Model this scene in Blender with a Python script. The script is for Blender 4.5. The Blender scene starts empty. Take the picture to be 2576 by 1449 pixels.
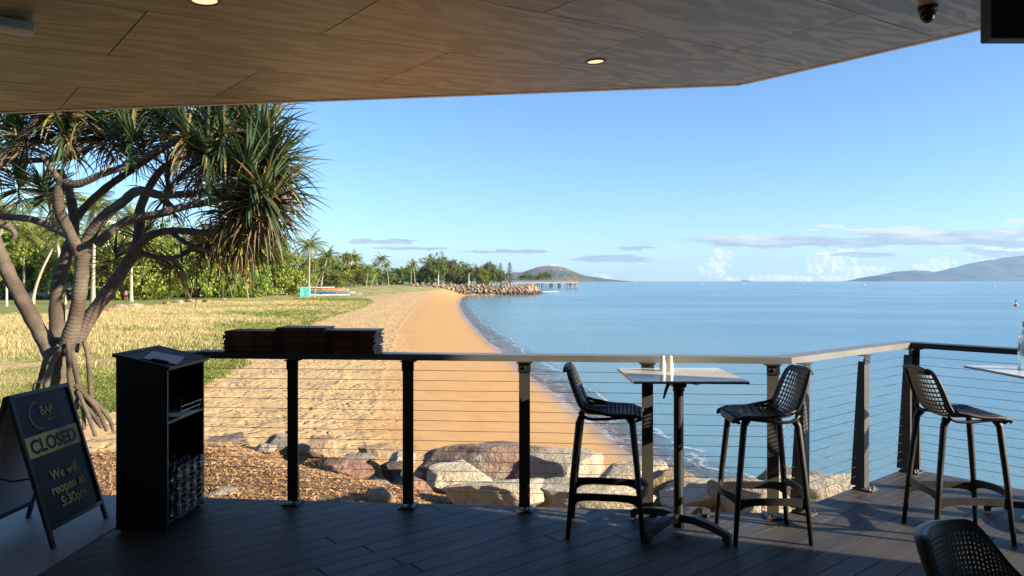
import bpy, bmesh, math, random
import numpy as np
from mathutils import Vector, Matrix, noise as mn
R = math.radians
random.seed(7); rs = np.random.RandomState(11)
S = bpy.context.scene
COL = S.collection
# ------------------------------------------------------------------ camera
F, CU, HV, CH = 1850.0, 1288.0, 707.0, 1.62      # focal, centre and horizon measured on a 2576 wide view; eye height
cam = bpy.data.objects.new('camera', bpy.data.cameras.new('camera'))
COL.objects.link(cam); S.camera = cam
cam.location = (0, 0, CH); cam.rotation_euler = (R(90), 0, 0)
cam.data.sensor_width = 36.0; cam.data.lens = 36.0 * F / 2576.0
cam.data.shift_y = -(724.5 - HV) / 2576.0
cam.data.clip_start = 0.05; cam.data.clip_end = 60000
# ------------------------------------------------------------------ world, sun, exposure
SUN_AZ, SUN_EL = 111.0, 19.0
SKY_STRENGTH = 0.072
HAZE_DENSITY = 4e-5
SUN_STRENGTH = 5.0
S.view_settings.view_transform = 'Standard'; S.view_settings.look = 'None'
S.view_settings.exposure = 1.42; S.view_settings.gamma = 1.0
sd = bpy.data.lights.new('sun', 'SUN'); sd.energy = SUN_STRENGTH; sd.angle = R(0.53); sd.color = (1.0, 0.85, 0.64)
sun = bpy.data.objects.new('sun', sd); COL.objects.link(sun)
tosun = Vector((math.sin(R(SUN_AZ)) * math.cos(R(SUN_EL)), math.cos(R(SUN_AZ)) * math.cos(R(SUN_EL)), math.sin(R(SUN_EL))))
sun.rotation_euler = tosun.to_track_quat('Z', 'Y').to_euler()
S.cycles.max_bounces = 7; S.cycles.diffuse_bounces = 4; S.cycles.glossy_bounces = 4
S.cycles.transmission_bounces = 6; S.cycles.transparent_max_bounces = 12; S.cycles.volume_bounces = 1
S.cycles.caustics_reflective = False; S.cycles.caustics_refractive = False
S.cycles.sample_clamp_indirect = 6.0
try: S.cycles.use_denoising = True
except Exception: pass

class NT:
    """tiny node helper"""
    def __init__(s, tree): s.t = tree; s.t.nodes.clear()
    def n(s, typ, **kw):
        nd = s.t.nodes.new(typ)
        for k, v in kw.items():
            if hasattr(nd, k): setattr(nd, k, v)
        return nd
    def put(s, sock, v):
        if isinstance(v, bpy.types.NodeSocket): s.t.links.new(v, sock)
        else:
            if sock.type in ('RGBA',) and hasattr(v, '__len__') and len(v) == 3: v = (*v, 1)
            sock.default_value = v
    def m(s, op, a, b=0.0, c=0.0, clamp=False):
        nd = s.n('ShaderNodeMath', operation=op); nd.use_clamp = clamp
        s.put(nd.inputs[0], a); s.put(nd.inputs[1], b); s.put(nd.inputs[2], c)
        return nd.outputs[0]
    def mix(s, f, a, b):
        nd = s.n('ShaderNodeMix', data_type='RGBA'); s.put(nd.inputs[0], f); s.put(nd.inputs[6], a); s.put(nd.inputs[7], b)
        return nd.outputs[2]
    def ss(s, v, lo, hi, a=0.0, b=1.0):
        nd = s.n('ShaderNodeMapRange', interpolation_type='SMOOTHSTEP')
        s.put(nd.inputs[0], v); s.put(nd.inputs[1], lo); s.put(nd.inputs[2], hi); s.put(nd.inputs[3], a); s.put(nd.inputs[4], b)
        return nd.outputs[0]
    def noise(s, vec, scale, detail=4.0, rough=0.55, dist=0.0, out=0):
        nd = s.n('ShaderNodeTexNoise'); s.put(nd.inputs['Vector'], vec)
        nd.inputs['Scale'].default_value = scale; nd.inputs['Detail'].default_value = detail
        nd.inputs['Roughness'].default_value = rough; nd.inputs['Distortion'].default_value = dist
        return nd.outputs[out]
    def scalev(s, vec, sc, rotz=0.0, loc=(0, 0, 0)):
        nd = s.n('ShaderNodeMapping'); s.put(nd.inputs[0], vec); nd.inputs['Scale'].default_value = sc
        nd.inputs['Rotation'].default_value = (0, 0, rotz); nd.inputs['Location'].default_value = loc
        return nd.outputs[0]
    def bump(s, h, strength=0.5, dist=0.02, normal=None):
        nd = s.n('ShaderNodeBump'); nd.inputs['Strength'].default_value = strength; nd.inputs['Distance'].default_value = dist
        s.put(nd.inputs['Height'], h)
        if normal is not None: s.put(nd.inputs['Normal'], normal)
        return nd.outputs[0]
    def attr(s, name, out='Fac'): 
        nd = s.n('ShaderNodeAttribute'); nd.attribute_name = name; return nd.outputs[out]

w = bpy.data.worlds.new('World'); S.world = w; w.use_nodes = True
W = NT(w.node_tree)
sky = W.n('ShaderNodeTexSky', sky_type='NISHITA'); sky.sun_disc = False
sky.sun_elevation = R(SUN_EL); sky.sun_rotation = R(SUN_AZ); sky.altitude = 0; sky.air_density = 1.05
sky.dust_density = 0.25; sky.ozone_density = 2.6
tc = W.n('ShaderNodeTexCoord'); sp = W.n('ShaderNodeSeparateXYZ'); W.put(sp.inputs[0], tc.outputs['Generated'])
dx, dy, dz = sp.outputs
yy = W.m('MAXIMUM', dy, 0.02)
U = W.m('MULTIPLY', W.m('DIVIDE', dx, yy), 18.5)      # bearing and height of a sky direction, in units of about 3 degrees
V = W.m('MULTIPLY', W.m('DIVIDE', dz, yy), 18.5)
cmb = W.n('ShaderNodeCombineXYZ'); W.put(cmb.inputs[0], U); W.put(cmb.inputs[1], V)
nz1 = W.noise(W.scalev(cmb.outputs[0], (0.55, 4.2, 1)), 1.0, 5, 0.55)
nz2 = W.noise(W.scalev(cmb.outputs[0], (3.2, 3.6, 1), 0, (3, 1, 0)), 1.0, 6, 0.60)
wu = W.m('MULTIPLY', W.m('SUBTRACT', W.noise(W.scalev(cmb.outputs[0], (1.3, 2.2, 1), 0, (9, 4, 0)), 1.0, 5, .6), .5), 1.1)
wv_ = W.m('MULTIPLY', W.m('SUBTRACT', W.noise(W.scalev(cmb.outputs[0], (1.6, 5., 1), 0, (1, 7, 0)), 1.0, 6, .65), .5), .26)
U0, V0 = U, V; U = W.m('ADD', U, wu); V = W.m('ADD', V, wv_)
def ell(lst, nz, amp, soft):
    cur = None
    for (u0, v0, a, b) in lst:
        u0 = (u0 - CU) / 100; v0 = (HV - v0) / 100; a /= 100; b /= 100
        e1 = W.m('POWER', W.m('DIVIDE', W.m('SUBTRACT', U, u0), a), 2.0)
        e2 = W.m('POWER', W.m('ABSOLUTE', W.m('DIVIDE', W.m('SUBTRACT', V, v0), b)), 2.0)
        e = W.m('SUBTRACT', 1.0, W.m('ADD', e1, e2))
        cur = e if cur is None else W.m('MAXIMUM', cur, e)
    cur = W.m('ADD', cur, W.m('MULTIPLY', W.m('SUBTRACT', nz, 0.5), amp))
    return W.ss(cur, 0.0, soft)
front = W.ss(dy, 0.05, 0.2)
# grey streaks, cumulus, far haze bank
band = ell([(2150, 608, 520, 17), (2420, 598, 420, 26), (2620, 606, 260, 46), (1960, 612, 330, 12), (1540, 651, 125, 10), (960, 607, 105, 7),
            (1040, 624, 90, 5), (1270, 633, 160, 5), (1610, 624, 75, 5), (2080, 569, 38, 5), (2190, 640, 110, 7), (2950, 590, 500, 50), (600, 560, 90, 6)], nz1, 4.6, 0.5)
cum = ell([(1806, 655, 30, 36), (1800, 676, 38, 24), (2090, 660, 64, 32), (2120, 645, 34, 24), (2060, 672, 40, 18), (2370, 660, 38, 16), (2160, 678, 70, 12),
           (2520, 645, 90, 26), (1395, 672, 20, 12), (1520, 697, 18, 8), (2350, 672, 60, 12), (2260, 700, 500, 10)], nz2, 2.6, 0.5)
bank = ell([(1950, 668, 420, 48), (2420, 660, 360, 50), (1500, 690, 500, 20)], nz1, 0.9, 1.3)
U, V = U0, V0
skyc = W.n('ShaderNodeMix', data_type='RGBA', blend_type='MULTIPLY'); skyc.inputs[0].default_value = 1.0
W.put(skyc.inputs[6], sky.outputs[0]); W.put(skyc.inputs[7], (0.74, 0.96, 1.24, 1))
k = 1.0 / SKY_STRENGTH
k *= 2 / 2 ** 1.42
def C(r, g, b): return (r * k, g * k, b * k, 1)
c = W.mix(W.m('MULTIPLY', W.m('MULTIPLY', bank, front), 0.55), skyc.outputs[2], C(.24, .365, .455))
# cumulus lit from the right, darker to the left and below
cshade = W.noise(W.scalev(cmb.outputs[0], (3.2, 3.6, 1), 0, (3.18, 1.12, 0)), 1.0, 6, 0.60)
lit = W.ss(W.m('SUBTRACT', nz2, cshade), -0.10, 0.12)
c = W.mix(W.m('MULTIPLY', W.m('MULTIPLY', cum, front), 0.72), c, W.mix(lit, C(.34, .41, .47), C(.66, .63, .54)))
btop = W.ss(W.m('ADD', W.m('MULTIPLY', nz1, 0.9), W.m('MULTIPLY', V, 0.33)), 0.70, 1.0)
c = W.mix(W.m('MULTIPLY', W.m('MULTIPLY', band, front), 0.88), c, W.mix(btop, C(.20, .25, .325), C(.44, .45, .46)))
bg = W.n('ShaderNodeBackground'); W.put(bg.inputs[0], c); bg.inputs[1].default_value = SKY_STRENGTH
wo = W.n('ShaderNodeOutputWorld'); W.t.links.new(bg.outputs[0], wo.inputs[0])

# ------------------------------------------------------------------ measuring helpers (photo measurements -> metres)
def G(u, v, z=0.0):
    t = (CH - z) / (v - HV); return Vector(((u - CU) * t, F * t, z))
def Dp(u, v, y): return Vector(((u - CU) / F * y, y, CH - (v - HV) / F * y))
# ------------------------------------------------------------------ object helpers
def tag(o, label=None, cat=None, group=None, kind=None):
    if label: o['label'] = label
    if cat: o['category'] = cat
    if group: o['group'] = group
    if kind: o['kind'] = kind
    return o
def empty(name, loc=(0, 0, 0), rz=0.0, label=None, cat=None, group=None):
    o = bpy.data.objects.new(name, None); COL.objects.link(o); o.location = loc; o.rotation_euler = (0, 0, rz)
    o.empty_display_size = 0.1
    return tag(o, label, cat, group)
class MB:
    def __init__(s): s.v = []; s.f = []; s.mi = []; s.cur = 0
    def face(s, *idx): s.f.append(idx); s.mi.append(s.cur)
    def add(s, vs, fs):
        b = len(s.v); s.v.extend([tuple(p) for p in vs])
        for f in fs: s.f.append(tuple(b + i for i in f)); s.mi.append(s.cur)
        return s
    def box(s, c, d, M=None, bev=0.0):
        hx, hy, hz = d[0] / 2, d[1] / 2, d[2] / 2
        if bev > 0:
            b = min(bev, hx * .49, hy * .49, hz * .49); bm = bmesh.new(); bmesh.ops.create_cube(bm, size=1)
            for v in bm.verts: v.co = Vector((v.co.x * d[0], v.co.y * d[1], v.co.z * d[2]))
            bmesh.ops.bevel(bm, geom=bm.edges[:], offset=b, segments=2, profile=0.6, affect='EDGES')
            bm.verts.ensure_lookup_table(); vs = [v.co.copy() for v in bm.verts]; fs = [[v.index for v in f.verts] for f in bm.faces]; bm.free()
        else:
            vs = [Vector((x, y, z)) for z in (-hz, hz) for (x, y) in ((-hx, -hy), (hx, -hy), (hx, hy), (-hx, hy))]
            fs = [(3, 2, 1, 0), (4, 5, 6, 7), (0, 1, 5, 4), (1, 2, 6, 5), (2, 3, 7, 6), (3, 0, 4, 7)]
        c = Vector(c)
        vs = [(M @ v if M is not None else v) + c for v in vs]
        return s.add(vs, fs)
    def prism(s, poly, z0, z1):
        n = len(poly)
        vs = [(p[0], p[1], z0) for p in poly] + [(p[0], p[1], z1) for p in poly]
        fs = [tuple(range(n - 1, -1, -1)), tuple(range(n, 2 * n))] + [(i, (i + 1) % n, n + (i + 1) % n, n + i) for i in range(n)]
        return s.add(vs, fs)
    def tube(s, pts, rad, n=8, caps=True, squash=1.0, up=None):
        pts = [Vector(p) for p in pts]
        if not hasattr(rad, '__len__'): rad = [rad] * len(pts)
        b = len(s.v); m = len(pts); ref = Vector(up) if up else None; prev = None
        for i, p in enumerate(pts):
            t = (pts[min(i + 1, m - 1)] - pts[max(i - 1, 0)])
            if t.length < 1e-9: t = Vector((0, 0, 1))
            t.normalize()
            if prev is None:
                a = ref if ref else (Vector((0, 0, 1)) if abs(t.z) < .9 else Vector((1, 0, 0)))
                x = (a - t * a.dot(t)).normalized()
            else:
                a = ref if ref and abs(ref.dot(t)) < .95 else prev
                x = (a - t * a.dot(t)).normalized()
            prev = x; y = t.cross(x)
            for j in range(n):
                an = 2 * math.pi * (j + .5) / n
                s.v.append(tuple(p + x * (math.cos(an) * rad[i]) + y * (math.sin(an) * rad[i] * squash)))
        for i in range(m - 1):
            for j in range(n):
                a0 = b + i * n + j; a1 = b + i * n + (j + 1) % n
                s.f.append((a0, a1, a1 + n, a0 + n)); s.mi.append(s.cur)
        if caps:
            s.f.append(tuple(b + j for j in range(n - 1, -1, -1))); s.mi.append(s.cur)
            s.f.append(tuple(b + (m - 1) * n + j for j in range(n))); s.mi.append(s.cur)
        return s
    def lathe(s, prof, c=(0, 0, 0), n=20, close=True):
        b = len(s.v); m = len(prof)
        for (r, z) in prof:
            for j in range(n):
                an = 2 * math.pi * j / n; s.v.append((c[0] + r * math.cos(an), c[1] + r * math.sin(an), c[2] + z))
        for i in range(m - 1):
            for j in range(n):
                a0 = b + i * n + j; a1 = b + i * n + (j + 1) % n
                s.f.append((a0, a1, a1 + n, a0 + n)); s.mi.append(s.cur)
        if close:
            s.f.append(tuple(b + j for j in range(n - 1, -1, -1))); s.mi.append(s.cur)
            s.f.append(tuple(b + (m - 1) * n + j for j in range(n))); s.mi.append(s.cur)
        return s
    def mesh(s, name, mats, smooth=False):
        me = bpy.data.meshes.new(name); me.from_pydata(s.v, [], s.f)
        if not isinstance(mats, (list, tuple)): mats = [mats]
        for m_ in mats: me.materials.append(m_)
        if len(mats) > 1: me.polygons.foreach_set('material_index', s.mi)
        if smooth: me.polygons.foreach_set('use_smooth', [True] * len(me.polygons))
        me.update(); return me
    def build(s, name, mats, parent=None, smooth=False, **kw):
        o = bpy.data.objects.new(name, s.mesh(name, mats, smooth)); COL.objects.link(o); o.parent = parent
        if smooth == 'auto':
            try: o.data.set_sharp_from_angle(angle=R(40))
            except Exception: pass
        return tag(o, **kw)
def copy_tree(o, parent=None):
    c_ = o.copy(); COL.objects.link(c_); c_.parent = parent
    for ch in list(o.children): copy_tree(ch, c_)
    return c_
def catmull(pts, k_=6):
    P = [Vector(p) for p in pts]; out = []
    for i in range(len(P) - 1):
        p0 = P[max(i - 1, 0)]; p1 = P[i]; p2 = P[i + 1]; p3 = P[min(i + 2, len(P) - 1)]
        for j in range(k_):
            t = j / k_
            out.append(0.5 * ((2 * p1) + (p2 - p0) * t + (2 * p0 - 5 * p1 + 4 * p2 - p3) * t * t + (3 * p1 - p0 - 3 * p2 + p3) * t ** 3))
    out.append(P[-1]); return out
def lerps(vals, k_):
    out = []
    for i in range(len(vals) - 1): out += [vals[i] + (vals[i + 1] - vals[i]) * j / k_ for j in range(k_)]
    return out + [vals[-1]]
# ------------------------------------------------------------------ materials
def newmat(name):
    m_ = bpy.data.materials.new(name); m_.use_nodes = True; return m_, NT(m_.node_tree)
def pmat(name, col, rough=0.6, metal=0.0, var=0.15, vscale=3.0, bump=0.0, bscale=20.0, spec=0.5, coat=0.0, stretch=(1, 1, 1), coord='Object', rnd=0.0, detail=5, ior=1.45, col2=None):
    m_, N = newmat(name)
    t_ = N.n('ShaderNodeTexCoord'); vec = N.scalev(t_.outputs[coord], stretch)
    n1 = N.noise(vec, vscale, detail)
    f_ = N.ss(n1, 0.3, 0.7)
    a = tuple(min(1, x * (1 + var)) for x in col); b = col2 if col2 else tuple(x * (1 - var) for x in col)
    cc = N.mix(f_, b, a)
    if rnd > 0:
        oi = N.n('ShaderNodeObjectInfo'); hs = N.n('ShaderNodeHueSaturation'); N.put(hs.inputs['Color'], cc)
        N.put(hs.inputs['Value'], N.m('ADD', 1 - rnd, N.m('MULTIPLY', oi.outputs['Random'], 2 * rnd)))
        N.put(hs.inputs['Hue'], N.m('ADD', 0.5 - rnd * .06, N.m('MULTIPLY', oi.outputs['Random'], rnd * .12))); cc = hs.outputs[0]
    p = N.n('ShaderNodeBsdfPrincipled'); N.put(p.inputs['Base Color'], cc)
    N.put(p.inputs['Roughness'], N.m('ADD', rough, N.m('MULTIPLY', N.m('SUBTRACT', n1, .5), 0.25), clamp=True))
    p.inputs['Metallic'].default_value = metal; p.inputs['Specular IOR Level'].default_value = spec
    p.inputs['Coat Weight'].default_value = coat
    if bump > 0: N.put(p.inputs['Normal'], N.bump(N.noise(vec, bscale, 6, .6), 1.0, bump))
    o_ = N.n('ShaderNodeOutputMaterial'); N.t.links.new(p.outputs[0], o_.inputs[0]); return m_
def leafmat(name, c1, c2, trans=0.35, vscale=0.5, rnd=0.12, rough=0.5, brown=None):
    m_, N = newmat(name)
    t_ = N.n('ShaderNodeTexCoord'); g = N.n('ShaderNodeNewGeometry')
    f_ = N.ss(N.m('ADD', N.m('MULTIPLY', N.noise(t_.outputs['Object'], vscale, 3), .6), N.m('MULTIPLY', g.outputs['Random Per Island'], .4)), .3, .7)
    cc = N.mix(f_, c1, c2)
    if brown: cc = N.mix(N.ss(g.outputs['Random Per Island'], .86, .9), cc, brown)
    if rnd > 0:
        oi = N.n('ShaderNodeObjectInfo'); hs = N.n('ShaderNodeHueSaturation'); N.put(hs.inputs['Color'], cc)
        N.put(hs.inputs['Value'], N.m('ADD', 1 - rnd, N.m('MULTIPLY', oi.outputs['Random'], 2 * rnd)))
        N.put(hs.inputs['Hue'], N.m('ADD', 0.5 - rnd * .1, N.m('MULTIPLY', oi.outputs['Random'], rnd * .2))); cc = hs.outputs[0]
    p = N.n('ShaderNodeBsdfPrincipled'); N.put(p.inputs['Base Color'], cc); p.inputs['Roughness'].default_value = rough
    p.inputs['Specular IOR Level'].default_value = .35
    tr = N.n('ShaderNodeBsdfTranslucent'); N.put(tr.inputs[0], cc)
    mx = N.n('ShaderNodeMixShader'); mx.inputs[0].default_value = trans
    N.t.links.new(p.outputs[0], mx.inputs[1]); N.t.links.new(tr.outputs[0], mx.inputs[2])
    o_ = N.n('ShaderNodeOutputMaterial'); N.t.links.new(mx.outputs[0], o_.inputs[0]); return m_
def emis(name, col, s_):
    m_, N = newmat(name); e = N.n('ShaderNodeEmission'); N.put(e.inputs[0], col); e.inputs[1].default_value = s_
    o_ = N.n('ShaderNodeOutputMaterial'); N.t.links.new(e.outputs[0], o_.inputs[0]); return m_
M = {}
M['black_metal'] = pmat('black_metal', (.022, .022, .024), .42, 0, .2, 6, .0004, 90)
M['grey_metal'] = pmat('grey_metal', (.075, .071, .065), .42, .1, .15, 4, .0004, 60)
M['rail_metal'] = pmat('rail_metal', (.19, .185, .175), .36, .15, .15, 2.5, .0004, 60)
M['steel'] = pmat('steel', (.42, .41, .39), .3, .9, .1, 8)
M['cable'] = pmat('cable', (.16, .15, .145), .35, .8, .2, 30)
M['black_plastic'] = pmat('black_plastic', (.012, .012, .013), .5, 0, .25, 8, .0006, 160)
M['black_board'] = pmat('black_board', (.012, .012, .013), .42, 0, .3, 5, .0003, 80)
M['white_laminate'] = pmat('white_laminate', (.66, .66, .64), .16, 0, .05, 3)
M['laminate_edge'] = pmat('laminate_edge', (.03, .025, .022), .4)
M['ceramic'] = pmat('ceramic', (.68, .64, .56), .22, 0, .06, 9)
M['paper'] = pmat('paper', (.62, .60, .60), .7, 0, .08, 6)
M['pages'] = pmat('pages', (.42, .36, .32), .8, 0, .3, 30)
M['leatherette'] = pmat('leatherette', (.19, .060, .032), .45, 0, .4, 10, .0006, 120, rnd=.3)
M['white_paint'] = pmat('white_paint', (.72, .71, .68), .5, 0, .08, 2)
M['roof_trim'] = pmat('roof_trim', (.78, .68, .56), .55, 0, .1, 2)
M['glass'] = None
def glass(name, col=(.95, .97, .97), rough=.02):
    m_, N = newmat(name); g = N.n('ShaderNodeBsdfGlass'); N.put(g.inputs[0], col); g.inputs['Roughness'].default_value = rough
    g.inputs['IOR'].default_value = 1.45
    tr = N.n('ShaderNodeBsdfTransparent'); lp = N.n('ShaderNodeFresnel'); lp.inputs[0].default_value = 1.9
    gl = N.n('ShaderNodeBsdfGlossy'); gl.inputs['Roughness'].default_value = rough; N.put(tr.inputs[0], col)
    mx = N.n('ShaderNodeMixShader'); N.t.links.new(lp.outputs[0], mx.inputs[0]); N.t.links.new(tr.outputs[0], mx.inputs[1]); N.t.links.new(gl.outputs[0], mx.inputs[2])
    m2 = N.n('ShaderNodeMixShader'); m2.inputs[0].default_value = .6; N.t.links.new(mx.outputs[0], m2.inputs[1]); N.t.links.new(g.outputs[0], m2.inputs[2])
    o_ = N.n('ShaderNodeOutputMaterial'); N.t.links.new(m2.outputs[0], o_.inputs[0]); return m_
M['glass'] = glass('glass')
M['window_glass'] = pmat('window_glass', (.03, .04, .05), .08, 0, .2, 3)
# ================================================================== TERRAIN
SEA = -3.4
# (u, v of the visible centre, y distance, half sizes x y z in metres, material, seed, turn, label)
BL = [
 (1238, 1166, 11.8, (1.20, .75, .50), 'r_red', 3, 8, 'large reddish grey boulder with a flat top in front of the third post'),
 (1410, 1182, 11.5, (.80, .60, .50), 'r_cream', 8, 20, 'cream faced boulder right behind the left bar stool back legs'),
 (1150, 1210, 10.2, (.62, .5, .28), 'r_cream', 12, -10, 'pale rounded rock below the reddish boulder'),
 (1300, 1252, 8.6, (.98, .62, .30), 'r_cream', 15, 5, 'wide flat cream rock against the deck edge'),
 (1480, 1256, 8.4, (.90, .60, .28), 'r_cream', 19, -14, 'cream slab rock behind the left bar stool legs'),
 (1590, 1226, 9.8, (.78, .6, .46), 'r_cream', 23, 15, 'tall pale boulder between the left stool and the table column'),
 (1690, 1240, 9.4, (.60, .5, .40), 'r_tan', 27, 30, 'tan boulder seen right of the table column'),
 (1790, 1252, 8.9, (.62, .5, .32), 'r_cream', 31, 0, 'pale rock below the waterline edge right of the table'),
 (1895, 1262, 8.5, (.70, .55, .36), 'r_pale', 35, 12, 'pale grey rock behind the right bar stool'),
 (2065, 1262, 8.6, (.85, .65, .42), 'r_cream', 39, -20, 'big cream rock tucked under the angled corner of the deck'),
 (950, 1150, 14.6, (.52, .42, .34), 'r_tan', 43, 20, 'brown block shaped boulder left of the second post'),
 (1008, 1165, 13.8, (.34, .3, .26), 'r_cream', 47, 0, 'pale rock beside the second post'),
 (905, 1152, 14.2, (.34, .28, .16), 'r_grey', 51, 0, 'flat grey rock on the sand side of the pink boulder'),
 (868, 1186, 12.0, (.60, .42, .30), 'r_pink', 55, -15, 'rounded pink boulder at the edge of the mulch'),
 (815, 1128, 15.3, (.36, .3, .36), 'r_tan', 59, 0, 'brown rock with dry grass in front of it'),
 (700, 1122, 15.8, (.42, .35, .42), 'r_grey', 63, 40, 'pointed grey rock left of the first post'),
 (668, 1130, 15.2, (.26, .22, .16), 'r_pale', 67, 0, 'small pale rock at the foot of the pointed rock'),
 (760, 1128, 15.6, (.24, .2, .16), 'r_pale', 71, 0, 'small white rock just right of the first post'),
 (572, 1113, 16.2, (.62, .5, .22), 'r_pale', 75, 5, 'low pale rock at the far left end of the mulch edge'),
 (1058, 1240, 9.2, (.20, .2, .24), 'r_pink', 79, 0, 'pinkish upright rock touching the right side of the second post'),
 (1095, 1185, 11.9, (.46, .35, .26), 'r_grey', 83, 25, 'grey rock between the pink boulder and the reddish boulder'),
 (960, 1252, 8.3, (.22, .2, .15), 'r_tan', 87, 0, 'small tan rock poking out of the mulch by the deck'),
 (930, 1226, 10.0, (.30, .3, .10), 'r_pale', 91, 30, 'half buried pale rock in the mulch'),
 (545, 1222, 9.6, (.34, .28, .22), 'r_pink', 95, 0, 'pink rock beside the lectern at the mulch'),
 (555, 1246, 8.6, (.26, .22, .12), 'r_pale', 99, 0, 'flat pale stone by the deck edge beside the lectern'),
 (985, 1180, 13.0, (.30, .28, .24), 'r_dark', 103, 0, 'dark brown rock in the gap behind the pink boulder'),
]
BANK = [((u - CU) / F * y, y, max(h_[0], h_[1]), CH - (v - HV) / F * y - .5 * h_[2]) for (u, v, y, h_, _m, _s, _t, _l) in BL]
SH = np.array([(9.5, 2.0), (7.6, 7.0), (6.4, 11.5), (5.3, 14.8), (4.43, 17.8), (3.63, 20.4), (3.28, 22.3), (2.32, 30.2), (1.04, 38.5), (-.49, 50.7), (-1.9, 60.7), (-4.35, 82.2),
               (-7.4, 111.9), (-11.5, 160.), (-14.5, 215.), (-15.5, 250.), (-6., 254.), (6., 262.), (12., 285.), (8., 330.), (-4., 420.), (-20., 600.)])
def seg_dist(P, L):
    d2 = np.full(P.shape[:-1], 1e18)
    for a, b in zip(L[:-1], L[1:]):
        ab = b - a; t = np.clip(((P - a) @ ab) / (ab @ ab), 0, 1)
        q = a + t[..., None] * ab; d2 = np.minimum(d2, ((P - q) ** 2).sum(-1))
    return np.sqrt(d2)
def inside(P, poly):
    x, y = P[..., 0], P[..., 1]; c_ = np.zeros(x.shape, bool); n = len(poly)
    for i in range(n):
        x0, y0 = poly[i]; x1, y1 = poly[(i + 1) % n]
        with np.errstate(divide='ignore', invalid='ignore'):
            hit = ((y0 > y) != (y1 > y)) & (x < (x1 - x0) * (y - y0) / (y1 - y0 + 1e-12) + x0)
        c_ ^= hit
    return c_
LANDPOLY = np.vstack([SH, [(-20, 700), (-3000, 3000), (-3000, -200), (12, -200)]])
MOUND = np.array([(-40., 11.), (-12., 12.5), (-7.5, 14.), (-6.4, 16.2), (-4.7, 16.), (-3.1, 14.9), (-2.0, 13.8), (-.4, 12.6), (1.8, 11.8), (4.0, 10.2), (6.0, 7.5), (8.0, 3.0)])
MPOLY = np.vstack([MOUND, [(9, -30), (-60, -30), (-60, 11)]])
def sst(t): t = np.clip(t, 0, 1); return t * t * (3 - 2 * t)
def shore(P):
    d = seg_dist(P, SH); return np.where(inside(P, LANDPOLY), d, -d)
def vnoise(x, y, s_, seed=0):
    a = np.sin(x * s_ * 1.7 + y * s_ * .9 + seed) + np.sin(y * s_ * 2.3 - x * s_ * .6 + seed * 1.7) + np.sin(x * s_ * 3.1 - y * s_ * 2.1 + seed * 2.9) * .6 + np.sin(x * s_ * 5.3 + y * s_ * 4.7 + seed * .3) * .4
    return a / 3.0
def height(x, y):
    x = np.asarray(x, float); y = np.asarray(y, float); P = np.stack([x, y], -1)
    d = shore(P)
    base = SEA + np.interp(d, [-30, 0, 3, 8, 14, 25, 60], [-2.4, 0, .36, .95, 1.5, 1.8, 1.9])
    far = sst((y - 135) / 130.) * 1.75 * sst(d / 9.)
    h = base + far
    dm = seg_dist(P, MOUND); inn = inside(P, MPOLY)
    t = sst(np.where(inn, dm, 0) / 4.2)
    h = h * (1 - t) + (-.84 - .85 * sst((x + 1.4) / 2.4)) * t
    for (bx, by, br, bz) in BANK:
        w_ = sst(1.75 - np.hypot(x - bx, y - by) / br); h = h * (1 - w_) + np.maximum(h, bz) * w_
    h = h + sst((d - 9) / 8) * vnoise(x, y, .35, 3) * .06 + sst((d - 3) / 6) * vnoise(x, y, 1.3, 9) * .025
    return h
def hz(x, y): return float(height(np.array([x]), np.array([y]))[0])
GY = [0, 20, 26.6, 31, 58.6, 72, 93, 119, 140, 150, 160, 204, 243, 300, 600]; GX = [-9, -10.2, -10.9, -11.4, -16.4, -17.8, -19.5, -22.5, -27, -31, -31, -25, -21.5, -16, -30]
PATH = np.array([(-60., 22.), (-30., 26.), (-19.6, 28.2), (-17, 31.), (-13.6, 33.), (-10., 36.)])
LAWN = np.array([(-120., 55.), (-48., 69.), (-43., 75.), (-46., 99.), (-48., 122.), (-50., 150.), (-52, 190.), (-40., 250.), (-10, 262), (6, 275), (2, 400)])
LPOLY = np.vstack([LAWN, [(2, 900), (-3000, 3000), (-3000, 0)]])
def zones(x, y):
    P = np.stack([x, y], -1)
    g = sst((np.interp(y, GY, GX) - x) / 2.2 + .5 + vnoise(x, y, .8, 5) * .35)
    g = g * (1 - np.exp(-(seg_dist(P, PATH) / .9) ** 2))
    nearsand = np.exp(-(((x + 9.5) / 3.2) ** 2 + ((y - 17.5) / 2.6) ** 2)); g = g * (1 - nearsand * .9)
    dm = seg_dist(P, MOUND); mu = sst(np.where(inside(P, MPOLY), dm, -dm) / .9 + .3)
    la = sst(np.where(inside(P, LPOLY), seg_dist(P, LAWN), -1) / 1.5)
    return g, mu, la
def polar(a0, a1, na, r0, r1, nr, cx=0., cy=0.):
    an = np.radians(np.linspace(a0, a1, na)); r = np.exp(np.linspace(math.log(r0), math.log(r1), nr))
    X = cx + r[:, None] * np.sin(an)[None]; Y = cy + r[:, None] * np.cos(an)[None]
    idx = np.arange(nr * na).reshape(nr, na)
    f = np.stack([idx[:-1, :-1], idx[:-1, 1:], idx[1:, 1:], idx[1:, :-1]], -1).reshape(-1, 4)
    return X.ravel(), Y.ravel(), f
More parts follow.
